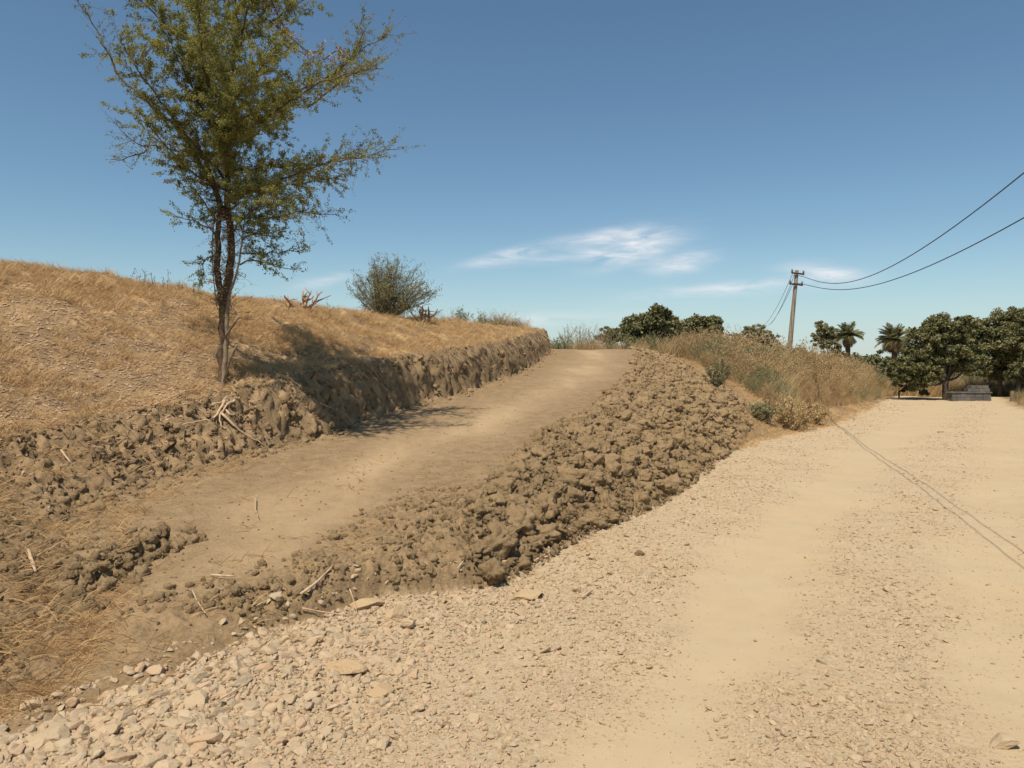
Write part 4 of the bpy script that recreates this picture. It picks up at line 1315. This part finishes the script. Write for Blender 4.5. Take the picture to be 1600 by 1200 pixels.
# trees over the brow of the ramp
leafy('round_tree', 1015, 62.0, 545, [(1000, 512, 20), (1025, 500, 20), (1045, 512, 18), (985, 525, 18), (1010, 528, 18), (1040, 530, 16), (965, 525, 12), (1030, 488, 9)],
      'spreading dark green tree beyond the brow of the dirt ramp, left of its neighbour', nleaf=24000, seed=51, trunk_r=.2, tb=.55, lw=.085, lh=.17, clump=.42)
leafy('round_tree', 1092, 66.0, 545, [(1080, 512, 17), (1105, 506, 16), (1092, 524, 17), (1112, 520, 13), (1072, 528, 14), (1115, 504, 8)],
      'second dark green tree beyond the brow of the ramp, flat topped and smaller', nleaf=17000, seed=52, trunk_r=.2, tb=.6, lw=.085, lh=.17, clump=.42)
leafy('round_bush', 940, 58.0, 545, [(945, 520, 9), (958, 524, 10), (935, 530, 8), (950, 533, 9)],
      'pale olive bush at the left foot of the dark trees beyond the brow', 'bush', nleaf=4500, mat=M_bushg, seed=53, trunk_r=.05, lw=.06, lh=.12, tb=.8)
leafy('round_bush', 1178, 48.0, 545, [(1165, 524, 12), (1185, 520, 13), (1200, 530, 11), (1150, 530, 10), (1178, 535, 13)],
      'rounded green bush left of the utility pole behind the dry scrub', 'bush', nleaf=12000, mat=M_bushg, seed=54, trunk_r=.03, lw=.03, lh=.08, tb=.9)
leafy('round_bush', 1193, 31.0, 560, [(1187, 540, 9), (1198, 534, 9), (1202, 545, 8)],
      'dark leafless looking bush inside the dry scrub left of the pole', 'bush', nleaf=1300, mat=M_twig, seed=55, trunk_r=.03, lw=.025, lh=.05, tb=.2)
leafy('small_tree', 1290, 55.0, 545, [(1283, 510, 9), (1292, 516, 10), (1284, 524, 11), (1297, 530, 11), (1280, 536, 10), (1292, 543, 12), (1300, 520, 7), (1305, 545, 9)],
      'light green small tree left of the left palm', nleaf=14000, mat=M_bushg, seed=56, trunk_r=.04, lw=.035, lh=.09, tb=.9)

# ------------------------------------------------------------------ date palms
def palm(px, cpy, d, size, label, seed, nf=74, browns=.3):
    r = np.random.default_rng(seed)
    x = (px - 800) / FPX * d
    zc_ = P(px, cpy, d).z
    zb = Hs(x, d)
    t = empty('date_palm', (x, d, zb), label, 'palm', 'date palms behind the scrub')
    mb = MB()
    mb.tube(np.array([[0, 0, -.1], [0.03, 0, (zc_ - zb) * .5], [0, 0, zc_ - zb]]), [.2, .19, .17], 8)
    mb.build('trunk', M_bark, t)
    for k in range(nf):
        a = r.uniform(0, 6.283); e0 = math.radians(r.uniform(-85, -20) if k % 3 == 0 else r.uniform(-15, 80)) if k > 6 else math.radians(r.uniform(60, 88))
        l = size * r.uniform(.75, 1.1) * (.75 if e0 < -.3 else 1)
        h = np.array([math.cos(a), math.sin(a), 0.])
        q = []
        p = np.array([0, 0, zc_ - zb]); e = e0
        for s_ in range(9):
            q.append(p.copy())
            p = p + (h * math.cos(e) + np.array([0, 0, math.sin(e)])) * l / 8
            e -= .05 + .08 * math.cos(e)
        q = np.array(q)
        f = MB(); dry = e0 < math.radians(5) or r.random() < browns * .5
        tb = (.95 if dry else r.uniform(.2, .65))
        f.tube(q, np.linspace(.02, .006, 9), 4, tb, False)
        n = 44
        tt = np.linspace(.12, 1, n)
        pos = np.stack([np.interp(tt, np.linspace(0, 1, 9), q[:, c]) for c in range(3)], -1)
        tg = unit(np.gradient(pos, axis=0))
        side = unit(np.cross(tg, [0, 0, 1.0]))
        for sg in (-1, 1):
            dr = unit(side * sg * .8 + tg * .7 + np.array([0, 0, .15]) + r.normal(size=(n, 3)) * .08)
            ll = size * .19 * np.sin(np.pi * np.clip(tt * .85 + .12, 0, 1))[:, None]
            f.quads(pos + dr * ll, dr, unit(np.cross(dr, tg)) * .5 + tg * .3, .022, ll[:, 0], tb + r.normal(0, .05))
        f.build('frond', M_palm, t, False)
    return t
palm(1324, 526, 56.0, 1.25, 'left of two date palms, spiky crown between small tree and blue gap', 5)
palm(1397, 533, 50.0, 1.30, 'right of two date palms, browner crown beside the shade trees', 6, 84, .6)

# ------------------------------------------------------------------ culvert parapet
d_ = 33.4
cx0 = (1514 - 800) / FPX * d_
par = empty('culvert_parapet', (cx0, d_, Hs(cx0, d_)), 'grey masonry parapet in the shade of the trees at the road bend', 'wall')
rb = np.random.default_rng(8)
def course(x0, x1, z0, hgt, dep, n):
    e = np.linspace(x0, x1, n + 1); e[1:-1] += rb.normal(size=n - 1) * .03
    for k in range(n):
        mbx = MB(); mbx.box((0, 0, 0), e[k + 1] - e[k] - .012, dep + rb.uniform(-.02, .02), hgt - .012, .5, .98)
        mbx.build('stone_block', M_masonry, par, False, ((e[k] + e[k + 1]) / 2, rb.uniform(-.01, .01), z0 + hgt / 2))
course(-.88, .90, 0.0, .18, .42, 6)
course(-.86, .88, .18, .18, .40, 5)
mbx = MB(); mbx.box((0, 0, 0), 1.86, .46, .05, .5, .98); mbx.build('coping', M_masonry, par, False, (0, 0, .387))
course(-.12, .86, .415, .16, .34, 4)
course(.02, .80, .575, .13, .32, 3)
# small leaning marker and rubble at the right of it
mk = MB(); mk.box((0, 0, .22), .16, .12, .5, .5, .6)
o = mk.build('marker_stone', M_barkp, None, False, ((1582 - 800) / FPX * 33, 33, Hs((1582 - 800) / FPX * 33, 33)))
setp(o, 'pale pointed marker stone at the roadside right of the parapet', 'marker stone')

# ------------------------------------------------------------------ dry scrub on the embankment right of the ramp
TG = [tuft('tall_grass', 500 + i, 46, .95, .30, .0075, M_drygrass, .35, .45, 0, .8) for i in range(5)]
TGg = [tuft('tall_grass', 520 + i, 46, .75, .30, .009, M_drygrass, .5, .5, .6, 1.0) for i in range(3)]
TGr = [tuft('tall_grass', 530 + i, 50, .85, .30, .009, M_drygrass, .45, .5, 0, .28) for i in range(3)]
def seedy(seed, n, h, t0, t1, mat):
    """branching dry weed with many small leaves"""
    r = np.random.default_rng(seed); w_ = MB(); l_ = MB()
    for k in range(n):
        a = r.uniform(0, 6.283); f = r.random()
        q = resample(wiggle(np.array([r.normal() * .08, r.normal() * .08, -.05]), np.array([math.cos(a) * f * h * .5, math.sin(a) * f * h * .5, h * r.uniform(.6, 1.05)]), 5, .03, r), h / 6)
        w_.tube(q, np.linspace(.008, .003, len(q)), 4, t0, False)
        feather(w_, l_, q, r, h * .28, 7, .10, 5, .012, .024, up=.3, rad=.003, start=.15, tbase=(t0 + t1) / 2, twper=8)
    V = np.vstack(w_.V + [v for v in l_.V]); 
    nF = np.vstack(w_.F); lF = np.vstack(l_.F) + w_.n
    return np_mesh('scrub', V, np.vstack([nF, lF]), mat, np.clip(np.concatenate(w_.T + l_.T), 0, 1), False)
WD = [seedy(600 + i, 11, 1.0, .1, .45, M_drygrass) for i in range(3)]
WD2 = [seedy(620 + i, 11, .9, .3, .7, M_bushg) for i in range(2)]
kinds = TG + TGg + TGr + WD + WD2        # 0-4, 5-7, 8-10, 11-13, 14-15
sx2 = RNG.uniform(3, 27, 16000); sy2 = RNG.uniform(15, 44, 16000)
xpp = XP(sy2) + .25; xrr = XR(sy2) - .15
zz_ = (sx2 > xpp + np.interp(sy2, [15, 19, 30, 44], [1.6, .9, .8, .2]) ) & (sx2 < xrr - np.interp(sy2, [15, 18, 22, 34], [.9, .5, .5, .2])) & ~((sx2 < 3 + .17 * sy2) & (sy2 > 30) & False)
sx2, sy2 = sx2[zz_], sy2[zz_]
nn = fbm(sx2 * .45, sy2 * .45, 3, 130)
kk = RNG.random(len(sx2)) < np.clip(.75 + .8 * nn, .15, 1)
sx2, sy2, nn = sx2[kk][:6500], sy2[kk][:6500], nn[kk][:6500]
rsel = RNG.random(len(sx2)); n2 = fbm(sx2 * .3 + 9, sy2 * .3, 2, 135)
pick = np.where(n2 > .22, np.where(rsel < .5, RNG.integers(5, 8, len(sx2)), np.where(rsel < .75, 14 + RNG.integers(0, 2, len(sx2)), RNG.integers(0, 5, len(sx2)))),
       np.where(n2 < -.12, np.where(rsel < .45, RNG.integers(8, 11, len(sx2)), np.where(rsel < .8, RNG.integers(11, 14, len(sx2)), RNG.integers(0, 5, len(sx2)))),
                np.where(rsel < .6, RNG.integers(0, 5, len(sx2)), RNG.integers(11, 14, len(sx2)))))
edge_r = np.clip((XR(sy2) - .3 - sx2) / 2.0, .25, 1); edge_l = np.clip((sx2 - XP(sy2) - .3) / 1.5, .4, 1)
sc2 = RNG.uniform(.65, 1.15, len(sx2)) * edge_r * edge_l * np.interp(sy2, [15, 20, 27, 32, 44], [.75, 1.0, 1.15, 1.5, 1.6])
gn_scatter('dry_scrub', np.stack([sx2, sy2, H(sx2, sy2)], -1), rrot(len(sx2), .15), sc2, kinds, pick, label='tall brown dry grass and weeds on the embankment right of the ramp', cat='scrub')
print('scrub', len(sx2))
# low dry cover along far edges and the right verge
vx = RNG.uniform(-14, 52, 24000); vy = RNG.uniform(30, 74, 24000)
kk = ((vx < XR(vy) - .3) | (vx > RW(vy) + .5) | (vy > 38)) & ~((vx > XF(vy) - .5) & (vx < XT(vy) + .5) & (vy < 33))
vx, vy = vx[kk], vy[kk]
vx2 = RNG.uniform(12, 34, 2500); vy2 = RNG.uniform(20, 40, 2500)
kk = vx2 > RW(vy2) + .4
vx = np.concatenate([vx, vx2[kk]]); vy = np.concatenate([vy, vy2[kk]])
gn_scatter('far_dry_grass', np.stack([vx, vy, H(vx, vy)], -1), rrot(len(vx), .15), RNG.uniform(.5, 1.1, len(vx)) * np.where(vy > 38, 1.35, np.where(vx > 14, .5, 1)), TG + TGg + WD2 + TGr, label='dry grass and low scrub on the land beyond the road and ramp', cat='grass')
# foreground shrubs by the road, things of their own
fg = [(1236, 664, 17.9, .75, 1.25, 'rounded dry grey brown shrub at the road edge in front of the scrub', M_drygrass, .55),
      (1190, 655, 17.6, .5, .7, 'low olive green shrub left of the rounded shrub at the road edge', M_bushg, .9),
      (1270, 650, 19.3, .55, .8, 'small brown shrub right of the rounded shrub at the road edge', M_drygrass, .35),
      (1122, 600, 20.5, .95, .8, 'upright olive shrub at the left end of the dry scrub', M_bushg, .85),
      (1190, 585, 25.0, 1.3, 1.0, 'dark brown leafy shrub standing in the scrub below the pole', M_drygrass, .1)]
for k, (px, py, d, h_, w_, lab, mt, tb) in enumerate(fg):
    x = (px - 800) / FPX * d
    fan_bush('roadside_shrub', (x, d, Hs(x, d)), h_, w_, 0, 26, 8, lab, 'shrub', mt, 700 + k, None, lw=.014, lh=.028, per=5, twl=.10, tb=tb, start=.05)
# bare grey scrub beyond the bank end
for k, (px, d, h_) in enumerate([(885, 44, 1.5), (905, 46, 1.6), (925, 47, 1.5), (945, 45, 1.3)]):
    x = (px - 800) / FPX * d
    fan_bush('bare_shrub', (x, d, P(px, 541, d).z), h_, 2.0, .1, 20, 2, ['first', 'second', 'third', 'last'][k] + ' from the left of the bare twiggy shrubs beyond the ramp brow', 'shrub', M_drygrass, 800 + k, 'bare shrubs beyond the brow', lw=.015, lh=.03, per=4, twl=.2, tb=.5, wood_mat=M_barkp)
print('objects', len(bpy.data.objects))
# thin cover on the bare strip between heap and scrub
bx3, by3 = sample(26000, 14, 30, .8)
kk = (bx3 > XP(by3) - .1) & (bx3 < XR(by3) + .3) & (RNG.random(len(bx3)) < .55)
bx3, by3 = bx3[kk], by3[kk]
gn_scatter('embankment_grass', np.stack([bx3, by3, H(bx3, by3)], -1), rrot(len(bx3), .3), RNG.uniform(.6, 1.5, len(bx3)), GR + FLAT, label='thin dry grass on the bare side of the embankment', cat='grass')
# low wooded line far off behind the palms
def hedge(px0, px1, d, label, seed, h0=2.3):
    mid = (px0 + px1) / 2
    lobes = [(p, P(p, 0, d) and (HOR + (CAM_H - (Hs((p - 800) / FPX * d, d) + h0)) / d * FPX), 1.3 * FPX / d * random.uniform(.7, 1.2)) for p in np.linspace(px0, px1, 9)]
    return leafy('distant_bush', mid, d, 560, lobes, label, 'bush', None, M_bushg, 6000, .09, .17, seed, .06, .4, .35)
hedge(1290, 1345, 66, 'low olive bush row under the left palm', 910)
hedge(1350, 1420, 68, 'low olive bush row between the two palms and the shade trees', 911)
hedge(1200, 1280, 64, 'low olive bush row behind the scrub right of the pole', 912)
hedge(1440, 1540, 60, 'low olive bush row in shade behind the parapet', 913)
hedge(1545, 1640, 60, 'low olive bush row at the right edge under the trees', 914)
# earth lumps bedded in the cut face and its lip
qx, qy = sample(60000, 4.6, 28)
q1, q2, q3, q4 = zones(qx, qy)
kk = (qx > q2 - .08) & (qx < q1 + .1) & (RNG.random(len(qx)) < np.interp(qy, [5, 8, 9], [.3, .45, 1.0]))
qx, qy = qx[kk][:10000], qy[kk][:10000]
qs = np.clip(RNG.gamma(1.3, .026, len(qx)) + .012, .012, .19)
gn_scatter('cut_face_lumps', np.stack([qx, qy, H(qx, qy) - qs * .05], -1), rrot(len(qx)), qs, CRUMBS + CLODS_S, label='lumps of earth bedded in the face of the cut bank', cat='soil')
lx, ly = sample(16000, 6.5, 28)
q1, q2, q3, q4 = zones(lx, ly)
kk = np.abs(lx - q2 + .03) < .09
lx, ly = lx[kk], ly[kk]
gn_scatter('lip_grass', np.stack([lx, ly, H(lx, ly)], -1), rrot(len(lx), .9), RNG.uniform(.6, 1.2, len(lx)), GR, label='dry grass hanging over the lip of the cut bank', cat='grass')

# broken lumps along the ledge at the near left
ey = RNG.uniform(4.35, 5.85, 420)
ex = -2.76 + .26 * fbm(ey * 2.6, 0 * ey, 5, 14, .7) + RNG.normal(-.03, .07, 420)
es = np.clip(RNG.gamma(1.6, .022, 420) + .02, .02, .15)
gn_scatter('ledge_lumps', np.stack([ex, ey, H(ex, ey) + es * .05], -1), rrot(420), es, CRUMBS + CLODS_S, label='broken earth lumps along the low ledge at the near left', cat='soil')
# fine crumbs dusted over the heap
fx2, fy2 = sample(60000, 5.0, 22)
kk = (fx2 > XH(fy2) - .1) & (fx2 < np.minimum(XR(fy2), XP(fy2)) + .12)
fx2, fy2 = fx2[kk], fy2[kk]
fs2 = np.clip(RNG.gamma(1.3, .012, len(fx2)) + .008, .008, .06) * np.interp(fy2, [5, 20], [.9, 1.6])
gn_scatter('heap_crumbs', np.stack([fx2, fy2, H(fx2, fy2) + RNG.uniform(0, .07, len(fx2))], -1), rrot(len(fx2)), fs2, CRUMBS, label='fine dry crumbs over the spoil heap', cat='soil')
